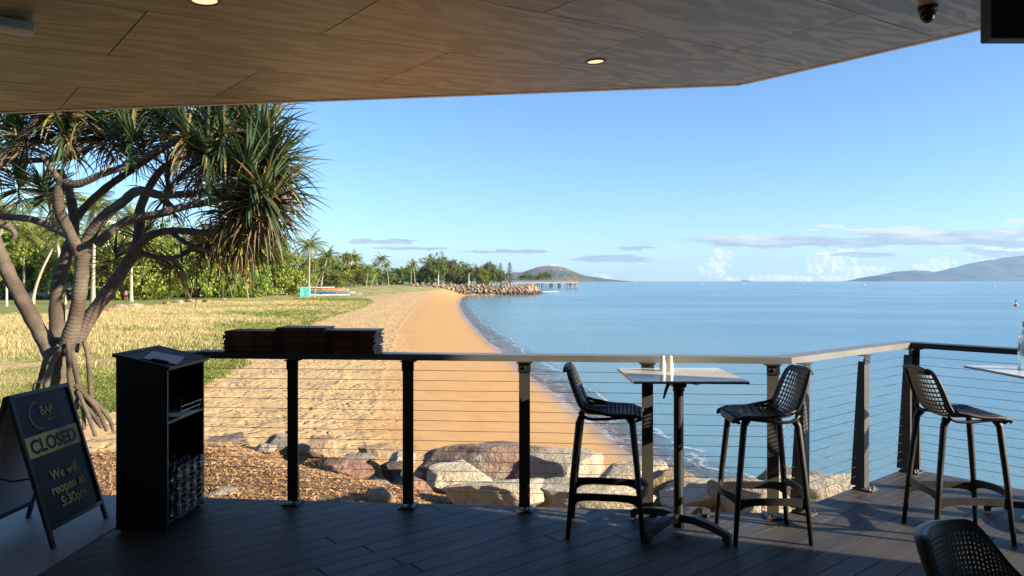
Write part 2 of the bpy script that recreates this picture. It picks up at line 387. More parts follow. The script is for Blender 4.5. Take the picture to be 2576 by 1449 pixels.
def grid_obj(name, X, Y, Z, faces, mat, smooth=True, attrs=None, flip=True):
    me = bpy.data.meshes.new(name); n = len(X)
    me.vertices.add(n); me.vertices.foreach_set('co', np.stack([X, Y, Z], -1).astype(np.float32).ravel())
    f = faces[:, ::-1] if flip else faces
    me.loops.add(f.size); me.loops.foreach_set('vertex_index', f.astype(np.int32).ravel())
    me.polygons.add(len(f)); me.polygons.foreach_set('loop_start', np.arange(0, f.size, f.shape[1], dtype=np.int32))
    try: me.polygons.foreach_set('loop_total', np.full(len(f), f.shape[1], dtype=np.int32))
    except Exception: pass
    me.update(calc_edges=True); me.validate()
    if smooth: me.polygons.foreach_set('use_smooth', [True] * len(me.polygons))
    for k_, v in (attrs or {}).items():
        if v.ndim == 1:
            a = me.attributes.new(k_, 'FLOAT', 'POINT'); a.data.foreach_set('value', v.astype(np.float32))
        else:
            a = me.attributes.new(k_, 'FLOAT_COLOR', 'POINT'); a.data.foreach_set('color', v.astype(np.float32).ravel())
    me.materials.append(mat); o = bpy.data.objects.new(name, me); COL.objects.link(o); return o
# ground material: dry sand, wet sand, grass soil, lawn, mulch
gm, N = newmat('ground')
t_ = N.n('ShaderNodeTexCoord'); P_ = t_.outputs['Object']
z_ = N.n('ShaderNodeAttribute'); z_.attribute_name = 'zones'; zs = N.n('ShaderNodeSeparateColor'); N.put(zs.inputs[0], z_.outputs['Color'])
zg, zm, zl = zs.outputs; d_ = N.attr('shore')
big = N.noise(P_, .22, 4); mid = N.noise(P_, 1.4, 5); fine = N.noise(P_, 14., 5, .65); vf = N.noise(P_, 60., 3, .7)
dry = N.mix(N.ss(mid, .3, .7), (.50, .335, .148), (.57, .39, .185))
dry = N.mix(N.ss(vf, .35, .7, 0, .5), dry, (.37, .25, .12))
damp = N.mix(N.ss(mid, .3, .7), (.47, .268, .102), (.52, .305, .122)); wet = N.mix(fine, (.24, .135, .07), (.30, .17, .085))
dn = N.m('ADD', d_, N.m('MULTIPLY', N.m('SUBTRACT', big, .5), 3.0))
sand = N.mix(N.ss(dn, 6.2, 8.6), damp, dry); sand = N.mix(N.ss(N.m('ADD', d_, N.m('MULTIPLY', mid, .9)), .2, 1.3), wet, sand)
# wrack lines of darker grit left by the tide
wr = N.m('MULTIPLY', N.ss(N.m('ABSOLUTE', N.m('SUBTRACT', dn, 3.6)), .0, .16, 1, 0), N.ss(fine, .5, .68)); sand = N.mix(N.m('MULTIPLY', wr, .45), sand, (.19, .11, .06))
wr2 = N.m('MULTIPLY', N.ss(N.m('ABSOLUTE', N.m('SUBTRACT', dn, 6.4)), .0, .2, 1, 0), N.ss(fine, .45, .65)); sand = N.mix(N.m('MULTIPLY', wr2, .35), sand, (.25, .15, .08))
straw = N.mix(N.ss(N.noise(P_, .55, 5), .38, .62), (.40, .32, .13), (.54, .42, .19)); green = N.mix(fine, (.14, .18, .035), (.25, .27, .07))
gcol = N.mix(N.ss(N.noise(N.scalev(P_, (1, 1, 1), 0, (7, 3, 0)), .35, 5, .65), .46, .60), straw, green)
gcol = N.mix(N.ss(N.noise(N.scalev(P_, (1, 1, 1), 0, (17, 3, 0)), .09, 4, .6), .42, .62, 0, .65), gcol, N.mix(mid, (.20, .23, .055), (.32, .30, .095)))
lawn = N.mix(N.ss(mid, .3, .7), (.165, .20, .042), (.27, .265, .075))
mulch = N.mix(N.ss(N.noise(N.scalev(P_, (1.0, 2.0, 1), .5), 13., 6, .75), .36, .66), (.16, .09, .04), (.44, .27, .135))
gf = N.ss(N.m('ADD', zg, N.m('MULTIPLY', N.m('SUBTRACT', fine, .5), .55)), .42, .62)
col = N.mix(gf, sand, gcol); col = N.mix(zl, col, lawn)
mf = N.ss(N.m('ADD', zm, N.m('MULTIPLY', N.m('SUBTRACT', fine, .5), .8)), .4, .6); col = N.mix(mf, col, mulch)
# footprints: pits in the dry sand (fading towards the packed wet sand)
vo = N.n('ShaderNodeTexVoronoi', feature='SMOOTH_F1'); wv = N.n('ShaderNodeVectorMath', operation='ADD')
N.put(wv.inputs[0], N.scalev(P_, (1.0, .62, 1), .35)); N.put(wv.inputs[1], N.noise(P_, 2.2, 2, .5, 0, 1)); N.put(vo.inputs['Vector'], wv.outputs[0])
vo.inputs['Scale'].default_value = 2.3; vo.inputs['Smoothness'].default_value = .35
pit = N.ss(vo.outputs['Distance'], .10, .42)
pm = N.m('MULTIPLY', N.ss(dn, 5.2, 9.0), N.m('SUBTRACT', 1.0, gf))
vo2 = N.n('ShaderNodeTexVoronoi', feature='SMOOTH_F1'); N.put(vo2.inputs['Vector'], N.scalev(P_, (1, .7, 1), 1.2, (5, 5, 0))); vo2.inputs['Scale'].default_value = 4.1
pit2 = N.m('MULTIPLY', N.ss(vo2.outputs['Distance'], .08, .4), .45)
pm = N.m('MULTIPLY', pm, N.ss(N.noise(P_, .55, 4, .6), .36, .6, .35, 1.25))
hs1 = N.m('MULTIPLY', N.m('MULTIPLY', N.m('ADD', pit, pit2), pm), .056)
dt = N.m('ADD', d_, N.m('MULTIPLY', N.m('SUBTRACT', big, .5), 1.2)); trk = N.m('ADD', N.m('ADD', N.ss(N.m('ABSOLUTE', N.m('SUBTRACT', dt, 7.6)), 0, .22, 1, 0), N.ss(N.m('ABSOLUTE', N.m('SUBTRACT', dt, 9.3)), 0, .22, 1, 0)), N.ss(N.m('ABSOLUTE', N.m('SUBTRACT', dt, 11.6)), 0, .16, .6, 0))
trk = N.m('MULTIPLY', N.m('MULTIPLY', trk, N.noise(P_, 5.0, 3, .6)), N.m('SUBTRACT', 1.0, gf))
# vehicle tracks along the beach: fine parallel ridges
tr = N.n('ShaderNodeTexWave', wave_type='BANDS', bands_direction='X'); N.put(tr.inputs['Vector'], N.scalev(P_, (1, 1, 1), .13)); tr.inputs['Scale'].default_value = 1.6; tr.inputs['Distortion'].default_value = 2.5; tr.inputs['Detail Scale'].default_value = .3
hs2 = N.m('MULTIPLY', N.m('MULTIPLY', tr.outputs[1], N.m('SUBTRACT', 1.0, gf)), .0); hs2 = N.m('MULTIPLY', trk, -.035)
hm = N.m('MULTIPLY', N.noise(N.scalev(P_, (1, 2.1, 1), .5), 16., 6, .8), N.m('MULTIPLY', mf, .045))
hh = N.m('ADD', N.m('ADD', hs1, hs2), N.m('ADD', hm, N.m('MULTIPLY', N.m('ADD', fine, N.m('MULTIPLY', vf, .4)), .012)))
bp = N.bump(hh, 1.0, 1.0)
p = N.n('ShaderNodeBsdfPrincipled'); N.put(p.inputs['Base Color'], col); N.put(p.inputs['Normal'], bp)
N.put(p.inputs['Roughness'], N.ss(d_, .1, 1.6, .3, .92)); p.inputs['Specular IOR Level'].default_value = .3
o_ = N.n('ShaderNodeOutputMaterial'); N.t.links.new(p.outputs[0], o_.inputs[0])
X, Y, Fq = polar(-62, 100, 620, 3.2, 1500, 520)
g_, mu_, la_ = zones(X, Y); Zt = height(X, Y)
tag(grid_obj('ground', X, Y, Zt, Fq, gm, attrs={'zones': np.stack([g_, mu_, la_, np.ones_like(g_)], -1), 'shore': shore(np.stack([X, Y], -1))}), kind='structure', label='beach sand, dry grass flat and mulch bank')
# ------------------------------------------------------------------ sea
sm, N = newmat('sea')
t_ = N.n('ShaderNodeTexCoord'); P_ = t_.outputs['Object']; d_ = N.attr('shore')
r1 = N.noise(N.scalev(P_, (.55, 1.5, 1), -.35), 2.2, 5, .6); r2 = N.noise(N.scalev(P_, (.5, 1.3, 1), -.25), .42, 4, .55); r3 = N.noise(N.scalev(P_, (.012, .06, 1), -.1), 1.0, 4, .6)
hgt = N.m('ADD', N.m('MULTIPLY', r1, .10), N.m('MULTIPLY', r2, .16))
cal = N.ss(r3, .42, .6)
bp = N.bump(hgt, .42, 1.0)
colw = N.mix(N.ss(d_, -38, -1.5), (.045, .17, .27), (.14, .25, .27)); colw = N.mix(N.m('MULTIPLY', cal, .2), colw, (.08, .22, .32))
p = N.n('ShaderNodeBsdfPrincipled'); N.put(p.inputs['Base Color'], colw); N.put(p.inputs['Normal'], bp); p.inputs['IOR'].default_value = 1.33
N.put(p.inputs['Roughness'], N.m('SUBTRACT', .20, N.m('MULTIPLY', cal, .04)))
tr = N.n('ShaderNodeBsdfTransparent'); N.put(tr.inputs[0], (.80, .78, .80, 1)); mx = N.n('ShaderNodeMixShader')
N.put(mx.inputs[0], N.ss(N.m('ADD', d_, N.m('MULTIPLY', N.m('SUBTRACT', r1, .5), .8)), -2.6, .1, 1.0, .15))
N.t.links.new(tr.outputs[0], mx.inputs[1]); N.t.links.new(p.outputs[0], mx.inputs[2])
o_ = N.n('ShaderNodeOutputMaterial'); N.t.links.new(mx.outputs[0], o_.inputs[0])
X, Y, Fq = polar(-50, 125, 330, 3.0, 14000, 420)
Zw = np.full(len(X), SEA) + 0.0
ds = np.clip(shore(np.stack([X, Y], -1)), -60, 20)
tag(grid_obj('sea', X, Y, Zw, Fq, sm, attrs={'shore': ds}), kind='structure', label='calm blue sea')
# surf: swash lace and a low breaking wavelet that follows the waterline
fm, N = newmat('surf'); t_ = N.n('ShaderNodeTexCoord'); P_ = t_.outputs['Object']; ac = N.attr('across')
vo = N.n('ShaderNodeTexVoronoi', feature='DISTANCE_TO_EDGE'); wv = N.n('ShaderNodeVectorMath', operation='ADD'); N.put(wv.inputs[0], P_); N.put(wv.inputs[1], N.noise(P_, 1.6, 3, .6, 0, 1)); N.put(vo.inputs['Vector'], wv.outputs[0]); vo.inputs['Scale'].default_value = 2.4
lace = N.ss(vo.outputs['Distance'], .02, .10, 1, 0); nn = N.noise(P_, .8, 5, .6)
ridge = N.ss(N.m('ABSOLUTE', N.m('SUBTRACT', N.m('ADD', ac, N.m('MULTIPLY', N.m('SUBTRACT', nn, .5), .35)), .70)), .0, .045, 1, 0)
edge = N.ss(N.m('ABSOLUTE', N.m('SUBTRACT', N.m('ADD', ac, N.m('MULTIPLY', N.m('SUBTRACT', nn, .5), .25)), .16)), .0, .05, 1, 0)
al = N.m('ADD', N.m('MULTIPLY', N.m('MULTIPLY', lace, N.ss(nn, .42, .6)), N.m('MULTIPLY', N.ss(ac, .05, .2), N.ss(ac, .6, .8, 1, 0))), N.m('ADD', N.m('MULTIPLY', ridge, N.ss(nn, .38, .5)), N.m('MULTIPLY', edge, N.ss(nn, .40, .62, 0, .6))), clamp=True)
p = N.n('ShaderNodeBsdfPrincipled'); N.put(p.inputs['Base Color'], (.62, .66, .68, 1)); p.inputs['Roughness'].default_value = .6; N.put(p.inputs['Alpha'], N.m('MULTIPLY', al, .55))
o_ = N.n('ShaderNodeOutputMaterial'); N.t.links.new(p.outputs[0], o_.inputs[0])
cs = catmull([(a, b, 0) for a, b in SH[1:16]], 40); n = len(cs); na = 9
XX = []; YY = []; AC = []; ZZ = []
for i, p_ in enumerate(cs):
    t = (cs[min(i + 1, n - 1)] - cs[max(i - 1, 0)]).normalized(); nrm = Vector((t.y, -t.x, 0))
    if nrm.x < 0: nrm = -nrm
    wob = math.sin(i * .21) * .16 + math.sin(i * .07 + 1) * .25
    for j in range(na):
        a = j / (na - 1); q = p_ + nrm * (-.5 + wob + 3.3 * a); XX.append(q.x); YY.append(q.y); AC.append(a)
        ZZ.append(max(SEA, hz(q.x, q.y)) + .008 + .05 * math.exp(-((a - .70) / .06) ** 2))
idx = np.arange(n * na).reshape(n, na); ff = np.stack([idx[:-1, :-1], idx[:-1, 1:], idx[1:, 1:], idx[1:, :-1]], -1).reshape(-1, 4)
tag(grid_obj('surf', np.array(XX), np.array(YY), np.array(ZZ), ff, fm, attrs={'across': np.array(AC)}), kind='stuff', label='thin white foam of small waves along the waterline')

# ------------------------------------------------------------------ hills and islands far out
def ridge(name, prof, y0, depth, mat, label, seed=0, zb=-8., extra=None):
    """a real hill: crest profile measured as (u, v), falling away in front and behind"""
    nu, nd = 160, 44; us = np.linspace(prof[0][0], prof[-1][0], nu); vs = np.interp(us, [p_[0] for p_ in prof], [p_[1] for p_ in prof])
    XX, YY, ZZ = [], [], []
    for j in range(nd):
        s_ = j / (nd - 1) * 2 - 1
        for i in range(nu):
            y = y0 + s_ * depth; x = (us[i] - CU) / F * y0 * (1 + s_ * .02)
            hc = (HV - vs[i]) / F * y0 + CH; sp_ = mn.fractal(Vector((x / depth * 4.0, s_ * 2.5, seed)), 0.8, 2.1, 6)
            fall = max(0., 1 - abs(s_) ** 1.35); gul = 1 + .30 * sp_ * (abs(s_) ** .6)
            XX.append(x + depth * .12 * mn.noise(Vector((us[i] * .03, s_ * 2, seed + 4))) * abs(s_)); YY.append(y); ZZ.append(max(hc, 0) * fall * gul + (zb if fall <= 0.02 else SEA - 1.0))
    idx = np.arange(nd * nu).reshape(nd, nu); ff = np.stack([idx[:-1, :-1], idx[:-1, 1:], idx[1:, 1:], idx[1:, :-1]], -1).reshape(-1, 4)
    return tag(grid_obj(name, np.array(XX), np.array(YY), np.array(ZZ), ff, mat, flip=False), kind='structure', label=label)
def hillmat(name, c1, c2, sc):
    m_, N = newmat(name); t_ = N.n('ShaderNodeTexCoord'); P_ = t_.outputs['Object']
    n1 = N.noise(P_, sc, 6, .65); n2 = N.noise(P_, sc * 7, 4, .6); cc = N.mix(N.ss(n1, .45, .62), c1, c2); cc = N.mix(N.m('MULTIPLY', n2, .5), cc, tuple(x * .55 for x in c1))
    p = N.n('ShaderNodeBsdfPrincipled'); N.put(p.inputs['Base Color'], cc); p.inputs['Roughness'].default_value = .95; N.put(p.inputs['Normal'], N.bump(n2, .8, 12.0))
    o_ = N.n('ShaderNodeOutputMaterial'); N.t.links.new(p.outputs[0], o_.inputs[0]); return m_
hm1 = hillmat('hill_scrub', (.05, .07, .03), (.24, .16, .085), .0026); hm2 = hillmat('island_forest', (.022, .040, .035), (.045, .055, .045), .0012)
ridge('hill', [(1225, 707), (1292, 683), (1315, 683), (1335, 676), (1357, 669.5), (1372, 667.2), (1383, 666.6), (1404, 668.5), (1420, 671.5), (1434, 677.4), (1456, 686.6), (1471, 692), (1500, 695.7), (1522, 699.4), (1545, 703), (1568, 707.5)], 5400, 1000, hm1, 'scrubby brown headland hill with a white dome on its crest', 2)
ridge('island', [(2172, 707), (2176, 703), (2193, 693.5), (2234, 688), (2262, 682), (2296, 679), (2329, 680), (2354, 690), (2372, 698), (2390, 707)], 9800, 1000, hm2, 'low blue island in front of the bigger one', 5)
ridge('island', [(2335, 707), (2354, 691), (2395.6, 673.5), (2420, 669), (2466, 657), (2491, 652.5), (2540, 646), (2600, 640), (2700, 634), (2800, 645), (2900, 665), (3000, 690), (3050, 707)], 11200, 1500, hm2, 'large blue mountain island at the right edge of the sea', 8)
ridge('island', [(1864, 707), (1868, 704.6), (1878, 704.2), (1884, 705.5), (1888, 707)], 9000, 60, hm2, 'tiny islet on the horizon', 9)
mb = MB(); q = Dp(1384, 666.5, 5400); mb.lathe([(3, -20), (3, 0), (6, .8), (8, 5), (7, 9), (4.5, 12), (.5, 14)], q, 12); mb.box((q.x + 15, q.y, q.z - 3), (28, 12, 7), bev=.5); mb.box((q.x - 12, q.y, q.z - 4), (11, 8, 6), bev=.5)
mb.build('radar_station', M['white_paint'], label='white dome and low hut on the crest of the hill', cat='building', smooth='auto')
# ================================================================== ROOF SOFFIT
def clip(poly, conv):
    out = poly
    for i in range(len(conv)):
        a = conv[i]; b = conv[(i + 1) % len(conv)]; inp = out; out = []
        def sd(p): return (b[0] - a[0]) * (p[1] - a[1]) - (b[1] - a[1]) * (p[0] - a[0])
        for j in range(len(inp)):
            p, q = inp[j], inp[(j + 1) % len(inp)]; sp_, sq = sd(p), sd(q)
            if sp_ >= 0: out.append(p)
            if (sp_ >= 0) != (sq >= 0):
                t = sp_ / (sp_ - sq); out.append((p[0] + (q[0] - p[0]) * t, p[1] + (q[1] - p[1]) * t))
        if not out: return []
    return out
def shrink(poly, g):
    n = len(poly); ar = sum(poly[i][0] * poly[(i + 1) % n][1] - poly[(i + 1) % n][0] * poly[i][1] for i in range(n)) / 2
    if abs(ar) < .01: return []
    c_ = (sum(p[0] for p in poly) / n, sum(p[1] for p in poly) / n); L = []
    for i in range(n):
        p, q = Vector(poly[i]), Vector(poly[(i + 1) % n]); d = q - p
        if d.length < 1e-4: continue
        d.normalize(); nr = Vector((-d.y, d.x)); p = p + nr * g; L.append((p, d))
    out = []
    for i in range(len(L)):
        p, d = L[i - 1]; q, e = L[i]; cr = d.x * e.y - d.y * e.x
        if abs(cr) < 1e-6: out.append(tuple(q)); continue
        t = ((q - p).x * e.y - (q - p).y * e.x) / cr; out.append(tuple(p + d * t))
    return out
A3 = Vector((2242, 1850, 246)).normalized(); B0 = Vector((-1553, 1850, 0)).normalized(); N3 = A3.cross(B0).normalized(); B3 = N3.cross(A3).normalized()
KC = 1.3; ZC = CH + 1.43 * KC
r0 = Vector(((1860 - CU) / F, 1, (HV - 215) / F)); C3 = Vector((0, 0, CH)) + r0 * ((ZC - CH) / r0.z)
def ceil_ab(u, v):
    r_ = Vector(((u - CU) / F, 1, -(v - HV) / F)); O_ = Vector((0, 0, CH)); t = (C3 - O_).dot(N3) / r_.dot(N3); P = O_ + r_ * t
    return ((P - C3).dot(A3), (P - C3).dot(B3))
def ceil_pt(a, b, up=0.): return C3 + A3 * a + B3 * b + N3 * up
eL = Vector(ceil_ab(0, 285)) * 2.1; eR = Vector(ceil_ab(2490, 70)) * 7.0
OUT = [(eL.x, eL.y), (eL.x - 4, eL.y - 14), (eR.x - 14, eR.y - 2), (eR.x, eR.y), (0, 0)]
ar = sum(OUT[i][0] * OUT[(i + 1) % 5][1] - OUT[(i + 1) % 5][0] * OUT[i][1] for i in range(5))
if ar < 0: OUT = OUT[::-1]
pm_, N = newmat('plywood'); t_ = N.n('ShaderNodeTexCoord'); g = N.n('ShaderNodeNewGeometry')
rr = math.atan2(A3.y, A3.x); off = N.n('ShaderNodeVectorMath', operation='MULTIPLY_ADD'); cx = N.n('ShaderNodeCombineXYZ'); N.put(cx.inputs[0], g.outputs['Random Per Island']); N.put(cx.inputs[1], g.outputs['Random Per Island']); N.put(cx.inputs[2], g.outputs['Random Per Island'])
N.put(off.inputs[0], cx.outputs[0]); off.inputs[1].default_value = (17, 29, 41); N.put(off.inputs[2], t_.outputs['Object'])
rot = N.n('ShaderNodeVectorRotate', rotation_type='Z_AXIS'); N.put(rot.inputs[0], off.outputs[0]); rot.inputs['Angle'].default_value = -rr
v1 = N.scalev(rot.outputs[0], (.42, 2.1, 1)); warp = N.noise(v1, 1.1, 3, .5)
rings = N.m('FRACT', N.m('MULTIPLY', warp, 9.0)); rg = N.ss(N.m('ABSOLUTE', N.m('SUBTRACT', rings, .5)), .0, .5)
grain = N.noise(N.scalev(rot.outputs[0], (2.2, 42, 1)), 1.0, 4, .6)
base = N.mix(g.outputs['Random Per Island'], (.22, .135, .070), (.31, .205, .118)); base = N.mix(N.m('MULTIPLY', N.ss(rg, .3, .9), .80), base, (.56, .41, .26)); base = N.mix(N.m('MULTIPLY', N.ss(grain, .4, .7), .35), base, (.20, .125, .07))
base = N.mix(N.m('MULTIPLY', N.ss(N.noise(rot.outputs[0], .8, 3), .5, .7), .35), base, (.34, .31, .275))
p = N.n('ShaderNodeBsdfPrincipled'); N.put(p.inputs['Base Color'], base); p.inputs['Roughness'].default_value = .40; p.inputs['Specular IOR Level'].default_value = .35; N.put(p.inputs['Normal'], N.bump(N.m('ADD', rg, grain), .12, .003))
o_ = N.n('ShaderNodeOutputMaterial'); N.t.links.new(p.outputs[0], o_.inputs[0]); M['ply'] = pm_
mb = MB(); PB = .755 * KC; PA = 1.49 * KC
for i in range(-20, 14):
    b0_ = .16 * KC + i * PB; offa = (-1.72 if i % 2 else -0.98) * KC
    for j in range(-11, 8):
        a0_ = offa + j * PA; poly = [(a0_, b0_), (a0_ + PA, b0_), (a0_ + PA, b0_ + PB), (a0_, b0_ + PB)]
        q = clip(poly, OUT); q = shrink(q, .0035) if len(q) > 2 else []
        if len(q) < 3: continue
        n = len(q); lo = [ceil_pt(*p_) for p_ in q]; up = [ceil_pt(*p_, .009) for p_ in q]
        mb.add(lo + up, [tuple(range(n - 1, -1, -1)), tuple(range(n, 2 * n))] + [(k_, (k_ + 1) % n, n + (k_ + 1) % n, n + k_) for k_ in range(n)])
mb.build('ceiling', pm_, kind='structure', label='plywood panelled sloping roof soffit')
mb = MB(); n = 5; mb.add([ceil_pt(*p_, .012) for p_ in OUT] + [ceil_pt(*p_, .28) for p_ in OUT], [tuple(range(n - 1, -1, -1)), tuple(range(n, 2 * n))] + [(k_, (k_ + 1) % n, n + (k_ + 1) % n, n + k_) for k_ in range(n)])
mb.build('roof', M['black_board'], kind='structure', label='roof slab above the soffit')
mb = MB(); E = [(eL.x, eL.y), (0, 0), (eR.x, eR.y)]; ins = .0
def strip(e0, e1, w_, z0, z1):
    e0, e1 = Vector(e0), Vector(e1); d = (e1 - e0).normalized(); nr = Vector((d.y, -d.x)); c_ = Vector((-3, -3))
    if nr.dot(c_ - e0) < 0: nr = -nr
    q = [e0 - nr * .004, e1 - nr * .004, e1 + nr * w_, e0 + nr * w_]
    mb.add([ceil_pt(*p_, z0) for p_ in q] + [ceil_pt(*p_, z1) for p_ in q], [(3, 2, 1, 0), (4, 5, 6, 7)] + [(k_, (k_ + 1) % 4, 4 + (k_ + 1) % 4, 4 + k_) for k_ in range(4)])
strip(E[0], E[1], .060, -.0045, -.001); strip((0.004, -.062), E[2], .060, -.004, -.001)
mb.build('roof_edge_trim', M['roof_trim'], label='pale metal trim along the outer edge of the soffit', cat='trim')
# downlights
Mlamp = emis('lamp_lens', (1.0, .74, .42), .48)
def downlight(u, v, label):
    a, b = ceil_ab(u, v); q = ceil_pt(a, b, -.002); rot_ = Vector((0, 0, 1)).rotation_difference(-N3)
    root = empty('ceiling_downlight', q, 0, label, 'downlight', 'recessed downlights in the plywood soffit'); root.rotation_mode = 'QUATERNION'; root.rotation_quaternion = rot_
    m1 = MB(); m1.lathe([(.052 * KC, -.001), (.062 * KC, .003), (.060 * KC, .007), (.049 * KC, .004), (.047 * KC, -.004)], n=32, close=False); m1.build('rim', M['grey_metal'], root, True)
    m1 = MB(); m1.lathe([(.001, .0006), (.025 * KC, .0012), (.047 * KC, .0012)], n=32, close=False); m1.build('lens', Mlamp, root)
downlight(515, 0, 'glowing round downlight cut by the top edge above the pandanus'); downlight(1498, 154, 'glowing round downlight near the middle of the soffit')
# dome camera
a, b = ceil_ab(2334, 16); q = ceil_pt(a, b, -.004)
root = empty('security_camera', q, 0, 'small black dome security camera hanging under the soffit', 'camera')
m1 = MB(); m1.lathe([(.058, 0), (.060, -.02), (.055, -.035), (.045, -.04)], n=28); m1.build('mount', M['black_plastic'], root, True)
m1 = MB(); m1.lathe([(.046, -.038), (.047, -.06), (.040, -.085), (.024, -.102), (.001, -.108)], n=28); m1.build('dome', pmat('dome_plastic', (.01, .01, .012), .08), root, True)
# hanging screen back at the right, white unit at the left
mb = MB(); q0 = Dp(2492, 0, 2.35); q1 = Dp(2524, 125, 2.35)
root = empty('television', (q0.x, 2.35, q1.z + .02), 0, 'black wall television hanging at the top right corner', 'television')
mb.box((.36, .04, .30), (.70, .06, .56), bev=.006); mb.build('housing', M['black_plastic'], root)
mb = MB(); mb.box((.36, .062, .30), (.60, .012, .46)); mb.box((.36, .17, .50), (.05, .22, .05)); mb.box((.36, .17, 1.0), (.05, .05, 1.05)); mb.build('bracket', M['black_metal'], root)
a, b = ceil_ab(-20, 45); q = ceil_pt(a, b, -.03)
root = empty('emergency_light', q, rr, 'white plastic emergency light at the top left corner of the soffit', 'light'); mb = MB(); mb.box((0.03, 0, 0.004), (.30, .15, .05), bev=.018); mb.build('case', M['white_paint'], root, 'auto'); mb = MB(); mb.lathe([(.03, -.012), (.025, -.03), (.001, -.034)], (.0, 0, -.01), 18); mb.build('lens', M['ceramic'], root, True)

# ================================================================== DECK
AV = Vector((.771, .637)); BV = Vector((-.637, .771))       # plank direction and across
EA = Vector((1.91, 5.128)); EL_ = Vector((-8.0, 5.128 + .088 * 9.91)); EB = EA + AV * 1.96; EC = EB + Vector((.643, -.766)) * 9.5
DECK = [(-2.66, -4.0), (EC.x + .0, -4.0), (EC.x, EC.y), (EB.x, EB.y), (EA.x, EA.y), (-2.60, 5.128 + .088 * 4.51)]
def xy2p(p_): v = Vector(p_); return (v.dot(AV), v.dot(BV))
def p2xy(p_): v = AV * p_[0] + BV * p_[1]; return (v.x, v.y)
# the outline bulges at A (reflex?) -> clip against two convex pieces that share only a plank joint
dm_, N = newmat('deck_board'); t_ = N.n('ShaderNodeTexCoord'); g = N.n('ShaderNodeNewGeometry'); rnd_ = g.outputs['Random Per Island']
rot = N.n('ShaderNodeVectorRotate', rotation_type='Z_AXIS'); N.put(rot.inputs[0], t_.outputs['Object']); rot.inputs['Angle'].default_value = -math.atan2(AV.y, AV.x)
add = N.n('ShaderNodeVectorMath', operation='ADD'); N.put(add.inputs[0], rot.outputs[0]); cx = N.n('ShaderNodeCombineXYZ'); N.put(cx.inputs[0], N.m('MULTIPLY', rnd_, 31.)); N.put(add.inputs[1], cx.outputs[0])
gr = N.noise(N.scalev(add.outputs[0], (1.1, 34, 1)), 1.5, 5, .6, .6); blot = N.noise(N.scalev(add.outputs[0], (1, 2.2, 1)), 2.4, 5, .6)
cc = N.mix(rnd_, (.036, .033, .033), (.064, .055, .048)); cc = N.mix(N.m('MULTIPLY', N.ss(gr, .4, .7), .6), cc, (.10, .09, .082)); cc = N.mix(N.m('MULTIPLY', N.ss(blot, .5, .75), .4), cc, (.11, .09, .074))
dust = N.noise(t_.outputs['Object'], 95, 2, .5); cc = N.mix(N.m('MULTIPLY', N.ss(dust, .73, .78), .6), cc, (.28, .25, .21))
p = N.n('ShaderNodeBsdfPrincipled'); N.put(p.inputs['Base Color'], cc); N.put(p.inputs['Roughness'], N.m('ADD', .40, N.m('MULTIPLY', blot, .25))); p.inputs['Specular IOR Level'].default_value = .36
N.put(p.inputs['Normal'], N.bump(N.m('ADD', gr, N.m('MULTIPLY', blot, .5)), .5, .0022)); o_ = N.n('ShaderNodeOutputMaterial'); N.t.links.new(p.outputs[0], o_.inputs[0])
PW = .142; mb = MB(); D2 = [xy2p(p_) for p_ in DECK]
ar = sum(D2[i][0] * D2[(i + 1) % 6][1] - D2[(i + 1) % 6][0] * D2[i][1] for i in range(6))
# convex pieces: split along the plank direction line through A
def side(poly, bl, keep_above):
    big_ = [(-40, bl), (40, bl), (40, 40), (-40, 40)] if keep_above else [(-40, -40), (40, -40), (40, bl), (-40, bl)]
    return big_
def clip_any(rect):
    """rect is convex: clip the (nonconvex) deck outline by it"""
    return clip(D2, rect)
b_off = (xy2p((1.32, 4.13))[1]) % PW
jx = {}
rng = random.Random(4)
for i in range(-60, 90):
    b0_ = b_off + i * PW
    js = [-30.0]; a = -12 + rng.random() * 3
    while a < 16: js.append(a); a += rng.choice([2.7, 3.6, 4.2, 5.4])
    js.append(30.0)
    for j in range(len(js) - 1):
        q = clip_any([(js[j], b0_), (js[j + 1], b0_), (js[j + 1], b0_ + PW), (js[j], b0_ + PW)])
        if len(q) < 3: continue
        q = shrink(q, .0026)
        if len(q) < 3: continue
        xy = [p2xy(p_) for p_ in q]; n = len(xy); c_ = Vector((sum(p_[0] for p_ in xy) / n, sum(p_[1] for p_ in xy) / n))
        ins_ = [tuple(Vector(p_) + (c_ - Vector(p_)).normalized() * .003) for p_ in xy]
        vs = [(x_, y_, -.024) for x_, y_ in xy] + [(x_, y_, -.002) for x_, y_ in xy] + [(x_, y_, 0) for x_, y_ in ins_]
        mb.add(vs, [tuple(range(n - 1, -1, -1)), tuple(range(2 * n, 3 * n))] + [(k_, (k_ + 1) % n, n + (k_ + 1) % n, n + k_) for k_ in range(n)] + [(n + k_, n + (k_ + 1) % n, 2 * n + (k_ + 1) % n, 2 * n + k_) for k_ in range(n)])
mb.build('deck', dm_, kind='structure', label='dark composite board deck')
mb = MB(); mb.prism([(p_[0], p_[1]) for p_ in DECK], -.30, -.03)
mb.build('deck_frame', M['black_metal'], kind='structure', label='dark frame under the deck boards')
tm, N = newmat('tile'); t_ = N.n('ShaderNodeTexCoord'); br = N.n('ShaderNodeTexBrick'); N.put(br.inputs['Vector'], t_.outputs['Object']); br.offset = 0; br.inputs['Scale'].default_value = 1.0; br.inputs['Brick Width'].default_value = .6; br.inputs['Row Height'].default_value = .6; br.inputs['Mortar Size'].default_value = .004
nn = N.noise(t_.outputs['Object'], 3, 5); N.put(br.inputs['Color1'], N.mix(nn, (.25, .25, .25), (.33, .325, .32))); N.put(br.inputs['Color2'], N.mix(nn, (.27, .27, .265), (.35, .345, .34))); N.put(br.inputs['Mortar'], (.17, .17, .17))
